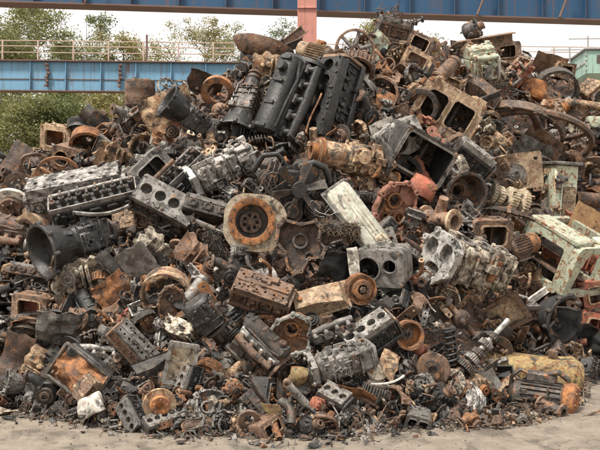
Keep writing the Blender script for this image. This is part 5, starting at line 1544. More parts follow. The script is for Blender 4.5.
H('clutch_plate', 'clutch_plate', 'grey brown clutch disc leaning at the left edge', 'the grey clutch disc', 18, 187, 30, 40, 5, 20, 'drust', .14)
H('radiator', 'radiator', 'dark finned radiator block leaning in the upper left', 'the dark radiator block', 103, 150, 26, 30, 25, -20, 'iron', 0.16)
H('casting_fragment', 'casting_fragment', 'pale tan broken casting right of the rust orange open drum', 'the pale broken casting on the upper left', 112, 158, 40, 20, 20, 10, 'tan', .1, seed=8)
# --- top centre
H('gearbox', 'gearbox', 'dark grey gearbox standing with its dark open mouth down, below the brown dish', 'the grey gearbox with its mouth down', 246, 103, 82, -84, -14, 30, 'grey', .22, seed=5, over={'gear_case': 'dark_iron', 'bell_housing': 'black_grease', 'cover_plate': 'grey_iron'})
H('bowl', 'shallow_dish', 'rusty brown shallow dish tipped on the skyline left of the salmon column', 'the brown skyline dish', 262, 51, 64, 14, -14, 0, 'brown', .1, over={'boss': 'rust_dark'})
H('channel_beam', 'channel_beam', 'dark rust channel offcut leaning on the left of the salmon column', 'the channel on the column', 294, 37, 34, -40, 10, 30, 'brown', .1, L=.4, seed=5)
H('channel_beam', 'channel_beam', 'rust brown channel offcut lying just below the one leaning on the salmon column', 'the lower channel offcut', 291, 46, 30, -20, 20, 20, 'drust', .3, L=.4, seed=6)
H('electric_motor', 'electric_motor', 'yellowish brown finned motor with open round end, on top beside the salmon column', 'the yellowish finned motor', 318, 53, 42, 16, 10, -28, 'tan', 0.42, L=.4, over={'fan_cowl': 'tan', 'finned_case': 'tan'}, seed=2)
H('spoked_wheel', 'spoked_wheel', 'grey brown six spoked wheel standing on top right of the yellowish motor', 'the six spoked wheel', 355, 50, 43, 0, 8, 14, 'grey', .22, n=6, rim=.03, over={'rim': 'rust_brown', 'hub': 'rust_dark'})
H('brake_drum', 'brake_drum', 'dark brown finned drum in front of the six spoked wheel', 'the finned drum below the spoked wheel', 357, 66, 38, 12, 55, 0, 'brown', .3, over={'cooling_fins': 'rust_dark'})
H('sheet_panel', 'steel_plate', 'pale grey square plate tilted on top right of the spoked wheel', 'the pale grey tilted plate', 380, 47, 28, 40, -15, 20, 'mint', .1, fold=True, H=.5, W=.5)
H('inline_engine', 'engine', 'long greasy black engine with rounded cover standing on end at top centre', 'the long black rounded engine', 291, 106, 102, -62, 56, 8, 'black', .3, over={'end_plate': 'black_grease', 'manifold': 'black_grease'}, n=5, warp=.035)
H('engine_block', 'engine_block', 'second greasy black engine with knobbly open side, right of the rounded one', 'the knobbly black engine', 334, 104, 92, -66, 48, 12, 'black', .26, n=5, pulley=False, over={'end_plate': 'rust_brown', 'cylinder_deck': 'black_grease'})
H('steel_bar', 'steel_bar', 'rust orange bar lying between the two long black engines', 'the rust bar between the black engines', 313, 113, 44, -68, 10, 5, 'orange', 0.62)
H('ring', 'gasket_ring', 'rust orange thick ring facing up, left of the grey gearbox', 'the thick orange ring', 218, 92, 34, 8, 35, 0, 'orange', .1, t=.06, ri=.1)
H('casting_fragment', 'casting_fragment', 'tan broken casting under the brown skyline dish', 'the tan casting under the dish', 272, 72, 44, 10, 15, 10, 'tan', 0.2, seed=3)
H('casting_fragment', 'casting_fragment', 'light tan curved casting fragment left of the long black rounded engine', 'the light curved fragment', 268, 92, 34, 60, 15, -10, 'cream', .06, seed=9)
H('pump', 'water_pump', 'grey pump body right of the knobbly black engine', 'the grey pump by the black engine', 366, 112, 38, 30, 5, 30, 'iron', .1, seed=9)
H('casting_fragment', 'casting_fragment', 'grey brown forked casting below the finned drum', 'the forked casting', 360, 90, 36, -40, 5, 10, 'grey', 0.28, seed=14)
H('wire_tangle', 'wire_tangle', 'dark tangle of wires and rods on the very summit', 'the summit wire tangle', 393, 20, 42, 0, 0, 0, 'drust', .2, seed=2, n=60, rad=.01)
H('alternator', 'alternator', 'round grey brown rotor half buried left of the grey gearbox', 'the half buried rotor', 222, 112, 26, 0, 20, 30, 'brown', .1)
H('sheet_panel', 'torn_sheet', 'dark brown sheet edge on the skyline right of the spoked pulleys', 'the dark skyline sheet', 205, 82, 36, 22, 40, 10, 'drust', .02, seed=5)
H('engine_block', 'engine_block', 'dark rusty engine block lying under the summit wire tangle', 'the summit engine block', 392, 33, 36, 14, 20, 12, 'drust', .1, n=3, pulley=False, seed=70)
H('casting_fragment', 'casting_fragment', 'dark spiky broken casting poking up within the summit wire tangle', 'the spiky summit casting', 385, 22, 26, 30, 10, 10, 'drust', .05, seed=71)
H('crankshaft', 'crankshaft', 'dark rusty crankshaft sticking out right of the summit wire tangle', 'the summit crankshaft', 408, 25, 34, -24, 10, 10, 'iron', .08, n=3, seed=72)
# --- top right
H('channel_beam', 'channel_beam', 'brown rusty channel beam lying across the right skyline', 'the brown skyline beam', 484, 43, 66, -8, 20, 12, 'tan', 0.42, w=.14, h=.1, over={'web': 'rust_brown', 'end_plate': 'rust_dark'})
H('machine_housing', 'machine_housing', 'rust box with dark mouth at the right end of the skyline beam', 'the box at the end of the beam', 508, 51, 26, -4, 10, -20, 'brown', .1, openings=1, seed=3)
H('alternator', 'alternator', 'dark slotted starter lying on the skyline above the beam', 'the dark starter on the skyline', 473, 30, 28, -30, 10, 60, 'iron', .05, seed=4)
H('inline_engine', 'engine', 'pale mint green small engine with round covers under the skyline beam', 'the pale mint engine', 479, 62, 40, -4, 22, 15, 'mint', .3, n=3, over={'block': 'mint', 'manifold': 'mint', 'pulley': 'black_grease'})
H('vessel', 'pressure_vessel', 'grey brown plain cylinder lying left of the pale mint engine', 'the plain grey cylinder', 447, 69, 36, -42, 10, 22, 'grey', 0.5, over={'vessel': 'rust_brown', 'dished_end': 'rust_dark'})
H('machine_housing', 'machine_housing', 'brown open housing near the top right of the summit', 'the brown open housing near the summit', 421, 44, 27, 26, 10, -10, 'brown', .14, openings=1, seed=8)
H('machine_housing', 'machine_housing', 'tan rounded frame with a big dark opening below the summit', 'the tan rounded frame', 417, 61, 30, 28, 8, -8, 'tan', .2, openings=1, D=.1, seed=9)
H('brake_disc', 'brake_disc', 'pale yellow round disc next to the brown open housing', 'the pale yellow disc', 434, 46, 18, 0, 5, 25, 'yellow', .16, seed=2)
H('machine_housing', 'machine_housing', 'big beige housing with two square dark openings on the upper right', 'the beige housing with two openings', 449, 110, 66, 30, 12, -6, 'tan', .3, openings=2, over={'case': 'tan', 'opening_rim': 'tan', 'back_wall': 'soft_dark'}, seed=4)  # back wall coloured near black, standing in for shade inside the openings
H('chunk', 'crumpled_lump', 'bright orange rusted crumpled lump on the upper right', 'the bright orange lump', 533, 88, 30, 15, 0, 0, 'orange', .16, over={'lump': 'rust_orange'}, warp=.05)
H('ring', 'arch_liner', 'dark curved arch hoop behind the orange lump', 'the dark arch hoop', 556, 90, 44, 10, 30, 0, 'soft', .08, t=.1, ri=.14, cat='ring')
H('pipe', 'pipe', 'long tan log like pipe at the right edge', 'the tan pipe at the right edge', 583, 105, 56, 9, 0, -14, 'tan', 0.45, rad=.055, bend=.02)
H('spoked_wheel', 'spoked_wheel', 'huge dark iron wheel lying tilted on the right of the heap', 'the huge dark wheel', 532, 139, 120, 12, 73, 0, 'drust', .06, n=5, rim=.022, curved=.4, w=.03, th=.62, over={'rim': 'rust_dark', 'spoke': 'rust_dark'})
H('ring', 'iron_hoop', 'large dark iron hoop lying half inside the huge dark wheel', 'the large dark hoop', 520, 130, 88, 20, 70, 0, 'drust', .16, t=.03, ri=.146, cat='ring')
H('sheet_panel', 'steel_plate', 'brown flat plate lying inside the huge dark wheel', 'the plate inside the huge wheel', 542, 145, 44, 34, 40, -10, 'brown', .42, fold=False, amp=.01, seed=3)
H('casting_fragment', 'casting_fragment', 'pale casting with a hole right of the huge wheel', 'the pale casting by the huge wheel', 580, 131, 26, 5, 10, 5, 'cream', 0.4, seed=4)
H('chunk', 'crumpled_lump', 'small green rag lump at the right edge', 'the green rag lump', 594, 122, 16, 0, 0, 0, 'mint', .5)
H('machine_housing', 'machine_housing', 'brown rust box standing on the right skyline end', 'the box at the right skyline end', 564, 70, 22, 6, 10, 20, 'tan', .04, openings=1, seed=12)
H('sheet_panel', 'torn_sheet', 'dark rusted sheets fanned on the right skyline', 'the fanned rusted sheets', 549, 66, 34, 14, 40, 10, 'brown', .05, seed=15)
H('oil_pan', 'oil_pan', 'dark grey tray upside down between the cylinder and the beige housing', 'the dark upturned tray', 480, 88, 46, 14, -130, 20, 'drust', .15)
H('channel_beam', 'channel_beam', 'dark channel lying below the pale mint engine', 'the dark channel', 482, 100, 44, -18, 30, 10, 'iron', 0.3, seed=3)
H('ring', 'tyre_rim', 'dark round rim half hidden left of the beige housing', 'the dark round rim', 421, 106, 36, 0, 20, -20, 'iron', .15, t=.1, ri=.12, cat='ring')
H('machine_housing', 'machine_housing', 'white and grey cast housing with a round hole right of the centre top', 'the white grey housing with a round hole', 398, 138, 46, -28, 14, 18, 'alu', .24, openings=3, over={'case': 'aluminium'}, seed=5)
H('sheet_panel', 'steel_plate', 'bright white broken panel piece left of the white grey housing', 'the white broken panel', 382, 127, 28, -20, 25, 10, 'white', .3, fold=False, H=.3)
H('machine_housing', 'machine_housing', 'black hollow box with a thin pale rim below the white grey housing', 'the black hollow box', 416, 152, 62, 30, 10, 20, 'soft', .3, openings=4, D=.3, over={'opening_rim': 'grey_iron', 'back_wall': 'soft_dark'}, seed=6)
H('pink_bracket' if False else 'bracket', 'angle_bracket', 'salmon pink bracket plate below the beige housing', 'the salmon bracket plate', 436, 138, 26, 60, 10, 10, 'pink', .22, seed=7)
# --- centre left
H('engine_block', 'engine_block', 'pale silvery engine block with small holes in a row, under the black head', 'the pale silvery block', 78, 195, 102, -8, 30, 8, 'alu', .22, n=5, bore=.018, pan=False, pulley=False, over={'block': 'grimy_alloy', 'cylinder_deck': 'grimy_alloy', 'end_plate': 'grimy_alloy'})
H('cylinder_head', 'cylinder_head', 'black cylinder head with a row of springs on the pale silvery block', 'the black head on the pale block', 94, 199, 90, -9, 42, 8, 'black', .44, n=5)
H('gearbox', 'gearbox', 'big dark grey gearbox with gaping round bell mouth at the left', 'the gearbox with the gaping mouth', 90, 238, 108, -15, 6, 42, 'iron', .42, seed=7, over={'gear_case': 'black_grease', 'bell_housing': 'black_grease', 'input_shaft': 'dark_iron', 'tail_housing': 'dark_iron'}, mouth=.235)
H('flanged_housing', 'flanged_cover', 'cream and rust cover with notched hole behind the gaping gearbox mouth', 'the cream rust cover', 36, 231, 44, -30, 5, -35, 'cream', .16, over={'face_plate': 'tan', 'body': 'rust_brown'})
H('engine_block', 'engine_block', 'grey black engine block showing four round bores', 'the block with four bores', 166, 208, 70, 34, 68, 6, 'iron', .3, seed=4, pulley=False, over={'cylinder_deck': 'grey_iron', 'block': 'dark_iron'})
H('cylinder_head', 'cylinder_head', 'dark cylinder head with valve row slanting above the block with four bores', 'the slanting dark head', 178, 176, 66, -40, 40, 8, 'black', 0.28, n=4)
H('pipe', 'pipe', 'rusty rod slanting along the dark cylinder head', 'the slanting rusty rod', 153, 180, 58, -46, 5, 10, 'brown', 0.52, rad=.03, bend=0)
H('machine_housing', 'machine_housing', 'grey flat sided casting beside the slanting rusty rod', 'the grey flat sided casting', 150, 170, 44, -42, 20, 10, 'grey', .06, openings=1, seed=14)
H('steel_bar', 'steel_bar', 'pale grey green bar lying across the front of the pale silvery block', 'the pale bar across the block', 103, 211, 60, -9, 0, 8, 'alu', 0.66, over={'bar': 'grey_iron'})
H('inline_engine', 'engine', 'dark sooty engine cut by the left edge below the white edged ring', 'the sooty engine at the left edge', 12, 238, 52, 4, 30, -12, 'drust', .1, n=3)
H('cylinder_head', 'cylinder_head', 'dark head with a row of round ports below the sooty left engine', 'the ported head at the left', 31, 271, 42, 10, -10, -6, 'drust', .16, springs=False, n=4)
H('valve_cover', 'valve_cover', 'black tarred cover leaning right of the gaping gearbox', 'the black tarred cover', 119, 268, 50, 50, 30, 10, 'soft', .2, seed=2)
H('casting_fragment', 'casting_fragment', 'cream broken crankcase piece under the gaping gearbox', 'the cream broken crankcase', 82, 280, 62, -10, 20, 10, 'cream', .3, seed=5)
H('pump', 'water_pump', 'cream white pump with a round pulley under the gaping gearbox mouth', 'the cream white pump', 68, 272, 36, 20, 15, 10, 'cream', 0.58, seed=6)
H('sheet_panel', 'torn_sheet', 'orange rust bent sheet right of the cream broken crankcase', 'the orange bent sheet', 112, 290, 36, -30, 20, 10, 'orange', .24, seed=7)
H('casting_fragment', 'casting_fragment', 'light cream jagged casting above the curved hoop', 'the light jagged casting', 154, 248, 42, 48, 10, 10, 'cream', .3, seed=12)
H('sheet_panel', 'steel_plate', 'large dark grey plate leaning below the block with four bores', 'the large grey plate', 144, 270, 56, 60, 20, 15, 'grey', .16, fold=False, amp=.015, H=.36)
H('ring', 'hoop', 'tan curved hoop edge over a dark hollow at the centre left', 'the tan curved hoop', 166, 293, 50, -20, 22, -10, 'tan', .2, t=.12, ri=.145, cat='ring')
H('cover_casting', 'cover_casting', 'rust brown cover with a small pale hole inside the curved hoop', 'the brown cover in the hoop', 172, 302, 36, 10, 10, 10, 'brown', .28, holes=1)
H('ring', 'gasket_ring', 'small rust ring lying below the block with four bores', 'the small rust ring', 178, 245, 17, 10, 55, 0, 'brown', .26, t=.05, ri=.08)
H('hose', 'hose', 'black hose loop under the block with four bores', 'the black hose loop', 190, 232, 34, 20, 15, 10, 'black', .2)
H('casting_fragment', 'casting_fragment', 'brown casting fragment just right of the small rust ring', 'the brown fragment by the small ring', 192, 252, 36, 40, 10, 0, 'brown', 0.28, seed=22)
# --- centre
H('crankcase', 'engine_block', 'silvery grey engine block with ribbed sides left of the black fan engine', 'the silvery ribbed block', 222, 168, 76, -24, 24, 14, 'alu', .26, over={'block': 'grimy_alloy', 'timing_cover': 'aluminium', 'side_cover': 'aluminium', 'cylinder_liner': 'dark_iron'})
H('fan_engine', 'engine', 'black engine with a bladed fan and belt pulleys at the centre', 'the black fan engine', 290, 187, 88, 8, 6, 18, 'black', 0.5, over={'fan_blade': 'dark_iron', 'crank_pulley': 'dark_iron', 'hose': 'black_grease', 'block': 'black_grease', 'fan_hub': 'black_grease'})
H('wire_tangle', 'wire_loop', 'pale wires looping down the right of the fan engine', 'the pale wire loops', 324, 205, 36, 10, 0, 0, 'alu', .62, n=5, rad=.005, over={'wire_strand': 'light_wire'}, cat='wire')
H('flanged_housing', 'flanged_housing', 'white housing with a round orange flange and dark bolted centre', 'the white housing with orange flange', 254, 222, 62, 4, 4, 8, 'cream', .46, over={'face_plate': 'cream', 'body': 'cream', 'flange_ring': 'rust_orange', 'recess': 'dark_iron', 'drive_plate': 'rust_dark'})
H('two_hole_cover', 'cover_casting', 'dark brown irregular cover with two holes right of the white flanged housing', 'the dark cover with two holes', 301, 247, 58, 2, -4, -6, 'drust', .44, over={'plate': 'rust_dark', 'rim': 'rust_dark'})
H('fibre_bundle', 'fibre_bundle', 'brown bristly bundle of matted fibres right of the fan engine', 'the bristly brown bundle', 339, 231, 52, 4, 0, 0, 'brown', .4, over={'bristles': 'fibre', 'core': 'soft_dark'})
H('valve_cover', 'valve_cover', 'long pale grey green engine cover sloping down right at the centre', 'the long pale cover', 364, 219, 92, 53, 50, 0, 'cream', .44, W=.22, H=.05, over={'filler_cap': 'cream', 'flange': 'grey_iron', 'dome': 'greygreen'})
H('gear_casing', 'gearbox', 'tan rust flanged gear casing above the long pale cover', 'the tan flanged gear casing', 349, 158, 82, 12, 10, 18, 'tan', .42, over={'end_flange': 'soft_dark', 'nose_flange': 'rust_orange', 'side_cap': 'tan'})
H('flanged_pipe', 'flanged_pipe', 'yellowish lumpy coupling at the right end of the tan gear casing', 'the yellowish coupling', 386, 171, 32, 30, 10, 35, 'tan', .44, seed=3)
H('cover_casting', 'cover_casting', 'salmon pink rusted cover plate right of the long pale cover', 'the salmon pink cover plate', 396, 206, 56, 20, 5, 20, 'pink', .2, holes=3, over={'boss': 'rust_orange'}, seed=4)
H('machine_housing', 'machine_housing', 'dark grey smooth box with a round hole below the long pale cover', 'the smooth dark grey box', 383, 263, 52, -4, 12, -24, 'grey', .3, openings=3, over={'case': 'grey_iron', 'opening_rim': 'grey_iron'}, seed=7, D=.26)
H('engine_block', 'engine_block', 'rust brown drilled block below the white flanged housing', 'the drilled rust brown block', 262, 297, 62, 12, 52, -8, 'drust', .3, seed=8, pulley=False, bore=.012, rows=True, over={'cylinder_deck': 'rust_brown', 'block': 'rust_brown', 'end_plate': 'rust_brown'})
H('hose', 'bent_pipe', 'orange bent pipe lying on the drilled rust brown block', 'the orange bent pipe', 268, 270, 30, -20, 40, 20, 'orange', 0.58, seed=4)
H('oil_pan', 'oil_pan', 'tan brown tray shaped casting right of the drilled rust brown block', 'the tan brown tray casting', 318, 298, 60, -26, -120, 10, 'tan', .3, over={'tray': 'tan'})
H('pulley', 'pulley', 'orange brown ringed pulley right of the tan brown tray casting', 'the orange ringed pulley', 361, 289, 31, 0, 8, 14, 'orange', .4)
H('sheet_panel', 'torn_sheet', 'bluish black crumpled sheet below the bristly bundle', 'the bluish black crumpled sheet', 338, 264, 44, 10, 20, 10, 'soft', .2, amp=.12, seed=9)
H('cylinder_head', 'ported_bar', 'dark ported bar with three round holes left of the white flanged housing', 'the three hole bar', 206, 210, 48, 12, -20, 10, 'iron', .3, springs=False, n=3, cat='cylinder head')
H('shock_absorber', 'shock_absorber', 'grey tube strut left of the white flanged housing under the three hole bar', 'the grey tube strut', 210, 227, 40, 22, 5, 10, 'grey', 0.52)
H('fibre_bundle', 'fibre_bundle', 'sooty grey matted bundle left below the white flanged housing', 'the sooty matted bundle', 216, 246, 40, 60, 0, 0, 'iron', .24, over={'bristles': 'dark_iron', 'core': 'soft_dark'}, seed=2)
H('casting_fragment', 'casting_fragment', 'small bright silvery scrap under the white flanged housing', 'the bright silvery scrap', 238, 251, 18, 0, 10, 0, 'alu', .46, seed=3)
H('pump', 'water_pump', 'dark grey gear pump below the sooty matted bundle', 'the dark gear pump', 228, 272, 36, 10, 10, 10, 'iron', .24, seed=12)
H('vessel', 'canister', 'grey dented canister left of the drilled rust brown block', 'the grey dented canister', 196, 288, 34, -50, 10, 20, 'grey', .24, cat='canister')
H('bracket', 'forked_lever', 'bright orange forked lever left of the drilled rust brown block', 'the orange forked lever', 209, 294, 30, 62, 5, 10, 'orange', 0.56, over={'plate': 'rust_orange', 'web': 'rust_orange'}, cat='lever')
H('sheet_panel', 'torn_sheet', 'white grey strip panel beside the smooth dark grey box', 'the white grey strip', 354, 262, 30, 84, 10, 10, 'white', 0.4, fold=False, H=.2)
# --- right middle
H('machine_column', 'machine_column', 'pale mint green machine column with a tan access panel', 'the mint column', 562, 196, 68, 3, 5, 16, 'mint', .34, over={'access_panel': 'tan', 'cap': 'grey_iron', 'lever_block': 'dark_iron'})
H('machine_frame', 'machine_stand', 'pale mint green open machine frame tilted at the right side', 'the mint machine frame', 572, 253, 86, 16, 24, 40, 'mint', .6, over={'inner_casting': 'red', 'shelf': 'rust_dark'})
H('face_panel', 'face_panel', 'tan square panel with a round boss left of the mint column', 'the tan panel with round boss', 519, 171, 46, -6, 8, -14, 'tan', .3, over={'panel': 'tan', 'round_boss': 'grey_iron'})
H('gear_shaft', 'gear_shaft', 'cream and dark stubby rotor lying left of the mint column', 'the cream stubby rotor', 503, 197, 58, 18, 8, 18, 'cream', .34, over={'gear': 'cream', 'shaft': 'dark_iron'}, L=.4)
H('leaf_spring', 'leaf_spring', 'striped stack of brown leaves beneath the cream rotor', 'the striped leaf stack', 508, 211, 58, 10, -10, 8, 'drust', 0.5)
H('leaf_spring', 'leaf_spring', 'short dark brown leaf stack standing against the mint column', 'the upright leaf stack', 543, 203, 30, -52, 0, 50, 'drust', 0.72, seed=2)
H('flanged_pipe', 'flanged_pipe', 'rust brown stub pipe with a wide round mouth at the right centre', 'the wide mouthed stub pipe', 440, 213, 42, 6, 6, -48, 'brown', .38, over={'pipe': 'rust_brown', 'flange': 'tan'}, seed=5)
H('chunk', 'crumpled_lump', 'orange red rusted lump above the wide mouthed stub pipe', 'the orange red lump', 423, 187, 30, 30, 0, 0, 'orange', .24, over={'lump': 'red'}, seed=3)
H('crankcase', 'engine_block', 'cream grey engine with a pale front cover of rounded openings, right of centre', 'the cream engine with rounded openings', 470, 264, 100, 22, 14, 36, 'cream', .44, over={'timing_cover': 'aluminium', 'block': 'grimy_cream', 'side_cover': 'rust_orange', 'cylinder_liner': 'grey_iron'})
H('electric_motor', 'electric_motor', 'brown rust cylinder with a dark open end left of the mint frame', 'the open ended brown cylinder', 518, 246, 42, -14, 6, -150, 'brown', .36, over={'fan_cowl': 'rust_orange'}, seed=6)
H('machine_housing', 'machine_housing', 'rust brown open box above the cream engine', 'the rust box above the cream engine', 488, 232, 44, 4, 14, 18, 'brown', .18, openings=1, seed=21)
H('sheet_panel', 'board', 'light brown board leaning on the mint machine frame at the right', 'the brown board', 586, 226, 42, 26, 0, 20, 'wood', .75, fold=False, amp=.004, H=.5, cat='board')
H('machine_housing', 'crate', 'rusty red framed crate below the mint machine frame at the right edge', 'the red framed crate', 594, 292, 36, -10, 6, 10, 'red', .3, openings=1, cat='crate', seed=23)
H('casting_fragment', 'casting_fragment', 'red rust casting pieces inside the mint machine frame', 'the red pieces in the mint frame', 588, 262, 40, 20, 10, 10, 'red', .3, seed=24)
H('channel_beam', 'channel_beam', 'short bright white bar left below the mint machine frame', 'the short white bar', 535, 297, 30, -32, 10, 10, 'white', .4, L=.5)
H('bell_housing', 'bell_housing', 'dark hollow bell housing right of the salmon pink cover plate', 'the dark hollow bell', 462, 192, 48, -10, 20, 14, 'iron', .22, seed=5)
H('engine_block', 'engine_block', 'black finned block right of the black hollow box', 'the black finned block', 468, 163, 46, 40, 20, 10, 'black', .14, seed=6, n=3, pulley=False)
H('pipe', 'pipe', 'thick grey pipe at the right edge right of the mint column', 'the thick grey pipe', 594, 200, 44, 4, 0, 12, 'drust', 0.45, rad=.1, L=.6, bend=0)
H('manifold', 'manifold', 'purplish brown manifold below the salmon pink cover plate', 'the purplish manifold', 420, 250, 44, 40, 10, 20, 'drust', .2, seed=2)
H('hose', 'hose', 'curved dark hose above the mint column', 'the dark hose above the mint column', 545, 163, 50, -70, 20, 0, 'iron', 0.42, seed=7)
H('sheet_panel', 'steel_plate', 'grey curved plate between the huge wheel and the mint column', 'the grey curved plate', 541, 154, 60, 30, 25, 10, 'grey', 0.34, amp=.06, seed=17, H=.2)
# --- bottom left
H('sheet_panel', 'cabinet_door', 'tall maroon brown door panel standing at the left edge', 'the maroon door panel', 12, 366, 66, -72, 0, 14, 'drust', .3, fold=True, amp=.03, H=.26, cat='door', over={'sheet': 'rust_dark'})
H('crushed_box', 'crushed_box', 'crushed dark box with an orange rusted hollow at the lower left', 'the crushed orange box', 82, 374, 60, 34, 6, -10, 'iron', .34, over={'crushed_skin': 'rust_mix', 'box': 'black_grease', 'frame': 'dark_iron'})
H('casting_fragment', 'casting_fragment', 'tan rust casting between the maroon door and the crushed box', 'the tan casting by the maroon door', 34, 366, 40, -58, 10, 10, 'tan', .26, seed=31)
H('pump', 'belt_drive', 'black pulley drive on the ground right of the maroon door', 'the black pulley drive', 44, 388, 40, 10, 10, 10, 'black', .3, seed=32, over={'pulley': 'dark_iron'}, cat='pump')
H('chunk', 'foam_chunk', 'white broken foam chunk at the foot of the crushed box', 'the white foam chunk', 89, 405, 30, -28, 0, 10, 'white', .36, warp=.04, seed=5)
H('engine_block', 'engine_block', 'rust and grey block with a row of small holes at the lower left', 'the small holed block', 134, 347, 56, 54, 50, 8, 'brown', .3, seed=9, n=5, pulley=False, bore=.016, rows=True, over={'cylinder_deck': 'grey_iron'})
H('framed_pane', 'framed_pane', 'pale framed pane with yellowish filling leaning at the lower left', 'the framed yellowish pane', 181, 364, 44, 12, 8, 10, 'alu', .36, over={'frame': 'grey_iron', 'pane': 'cream'})
H('brake_disc', 'brake_disc', 'rust orange brake disc lying near the ground at the lower left', 'the rust orange brake disc', 160, 405, 33, -12, 18, 12, 'orange', .36, over={'friction_disc': 'tan', 'hat': 'rust_orange'})
H('sheet_panel', 'torn_sheet', 'crumpled silvery grey insulation sheet above the crushed box', 'the crumpled grey sheet', 68, 330, 62, 10, 30, 10, 'grey', .22, amp=.13, H=.4, seed=33, over={'sheet': 'grey_iron'})
H('coil_spring', 'coiled_hose', 'dark ribbed coil standing left of the crumpled grey sheet', 'the dark ribbed coil', 47, 332, 40, 70, 0, 0, 'drust', .28, strut=False, cat='hose', wire=.016)
H('machine_housing', 'machine_housing', 'red brown open bracket box left of the ribbed coil', 'the red brown bracket box', 35, 306, 40, 4, 10, -14, 'red', .2, openings=1, seed=34, over={'case': 'rust_brown', 'back_wall': 'red'})
H('manifold', 'manifold', 'silvery pipe cluster right of the crushed orange box', 'the silvery pipe cluster', 100, 348, 40, 14, 10, 20, 'alu', .3, seed=35)
H('gear_shaft', 'gear_shaft', 'small toothed shaft lying at the very left edge above the maroon door', 'the toothed shaft at the left edge', 10, 322, 30, 30, 10, 10, 'iron', 0.3, seed=36)
H('oil_pan', 'oil_pan', 'black upturned tray right of the small holed block', 'the black upturned tray', 155, 370, 44, -30, -60, 10, 'soft', .2, seed=37)
# --- bottom centre
H('gearbox', 'gearbox', 'greasy black square gearbox case at the lower centre left', 'the black square gearbox', 214, 322, 70, 56, 10, 20, 'black', .32, seed=38, bell=False)
H('inline_engine', 'engine', 'small silver and black engine with a round rusty end at the lower centre', 'the small silver black engine', 258, 347, 64, 34, 38, -14, 'black', .36, n=4, seed=39, over={'cylinder_head': 'aluminium', 'pulley': 'black_grease', 'end_plate': 'rust_brown', 'valve_cover': 'dark_iron'})
H('cover_casting', 'cover_casting', 'rust orange cover with white casting edge right of the small silver engine', 'the orange and white cover', 292, 336, 52, 42, 12, 6, 'orange', .38, holes=1, own_rim=True, over={'rim': 'aluminium', 'boss': 'rust_orange'}, seed=40)
H('crankcase', 'engine_block', 'dull grey small engine block lying at the lower centre', 'the dull grey small block', 342, 362, 70, -12, 14, 10, 'grey', .34, seed=41, over={'timing_cover': 'grey_iron', 'side_cover': 'dark_iron'})
H('engine_block', 'engine_block', 'sooty block leaning above the dull grey small block', 'the sooty leaning block', 372, 338, 58, -28, 34, 10, 'black', .22, seed=42, pulley=False)
H('manifold', 'manifold', 'dark grey pipe log above the orange and white cover', 'the grey pipe log', 330, 326, 48, -20, 10, 10, 'grey', .3, seed=43)
H('plate_offcut', 'plate_offcut', 'pale yellow flat sheet piece at the bottom centre', 'the pale yellow sheet piece', 272, 409, 24, 20, 12, 10, 'yellow', .3, over={'plate': 'yellow'})
H('chunk', 'crumpled_lump', 'yellow orange crumpled lump above the pale yellow sheet piece', 'the yellow orange lump', 296, 377, 22, 10, 0, 0, 'yellow', .28, seed=45, over={'lump': 'yellow'}, warp=.05)
H('sheet_panel', 'torn_sheet', 'orange leaf shaped rusty pan at the lower centre right', 'the orange leaf shaped pan', 357, 396, 40, 10, 50, 0, 'orange', .26, H=.2, seed=46)
H('shock_absorber', 'shock_absorber', 'grey tube with an eye end standing in the litter at the bottom centre', 'the grey tube with eye end', 302, 400, 56, 52, 10, 14, 'grey', 0.42, seed=47)
H('pipe', 'pipe', 'short grey open pipe left of the tube with eye end', 'the short grey open pipe', 288, 412, 32, 52, 10, -40, 'iron', .3, rad=.07, L=.4, seed=48)
H('ring', 'bearing_ring', 'rusty ring lying in the litter at the bottom, left of the pale yellow piece', 'the rusty ring in the litter', 249, 419, 22, 0, 30, 10, 'brown', .2, t=.05, ri=.08, cat='ring')
H('chunk', 'plastic_chunk', 'cream and orange plastic lump left of the lower right hub', 'the cream plastic lump', 374, 371, 24, 60, 0, 0, 'cream', .34, seed=50)
H('sheet_panel', 'plate_offcut', 'tan folded sheet standing right of the cream plastic lump', 'the tan folded sheet', 388, 364, 28, -60, 10, 20, 'tan', .3, seed=51)
H('steel_bar', 'steel_bar', 'thin white bar below the tan folded sheet', 'the thin white bar', 388, 381, 36, -14, 0, 10, 'white', 0.55)
H('alternator', 'alternator', 'small tan alternator in the litter left of the pale yellow piece', 'the small tan alternator', 234, 388, 24, 10, 10, 20, 'orange', .22, seed=52)
# --- bottom right
H('brake_drum', 'wheel_hub', 'round rust orange hub with a dark bolted centre right of the sooty block', 'the round rust orange hub', 408, 334, 30, 0, 4, 12, 'orange', .34, fins=False, cat='hub')
H('coil_spring', 'coil_spring', 'black coil spring standing at the lower right', 'the black coil spring', 450, 344, 44, 82, 0, 10, 'black', .36, wire=.016, turns=6)
H('gear_shaft', 'gear_shaft', 'grey geared shaft slanting up right at the lower right', 'the slanting geared shaft', 480, 350, 86, -44, 6, 8, 'grey', 0.62, L=.75, ng=5)
H('tank', 'tank', 'dented dull yellow tank lying on the ground at the lower right', 'the dull yellow tank', 531, 369, 98, 3, 4, -6, 'yellow', 0, warp=.025, Y=10.2)
H('end_motor', 'engine', 'sooty engine with a round rust orange end lying in front of the yellow tank', 'the sooty engine with the orange end', 540, 391, 74, 3, 4, -26, 'black', 0, Y=9.3, over={'end_disc': 'rust_orange', 'body': 'dark_iron'})
H('flanged_pipe', 'cylinder_sleeve', 'dark grey open steel sleeve lying in front of the orange ended engine', 'the open steel sleeve', 552, 408, 30, 12, 4, -52, 'iron', 0, Y=8.95, elbow=False, cat='sleeve')
H('brake_disc', 'brake_disc', 'half buried rusty brake disc left of the yellow tank', 'the half buried brake disc', 433, 370, 34, 0, 6, -14, 'orange', .3, over={'friction_disc': 'rust_brown'}, seed=3)
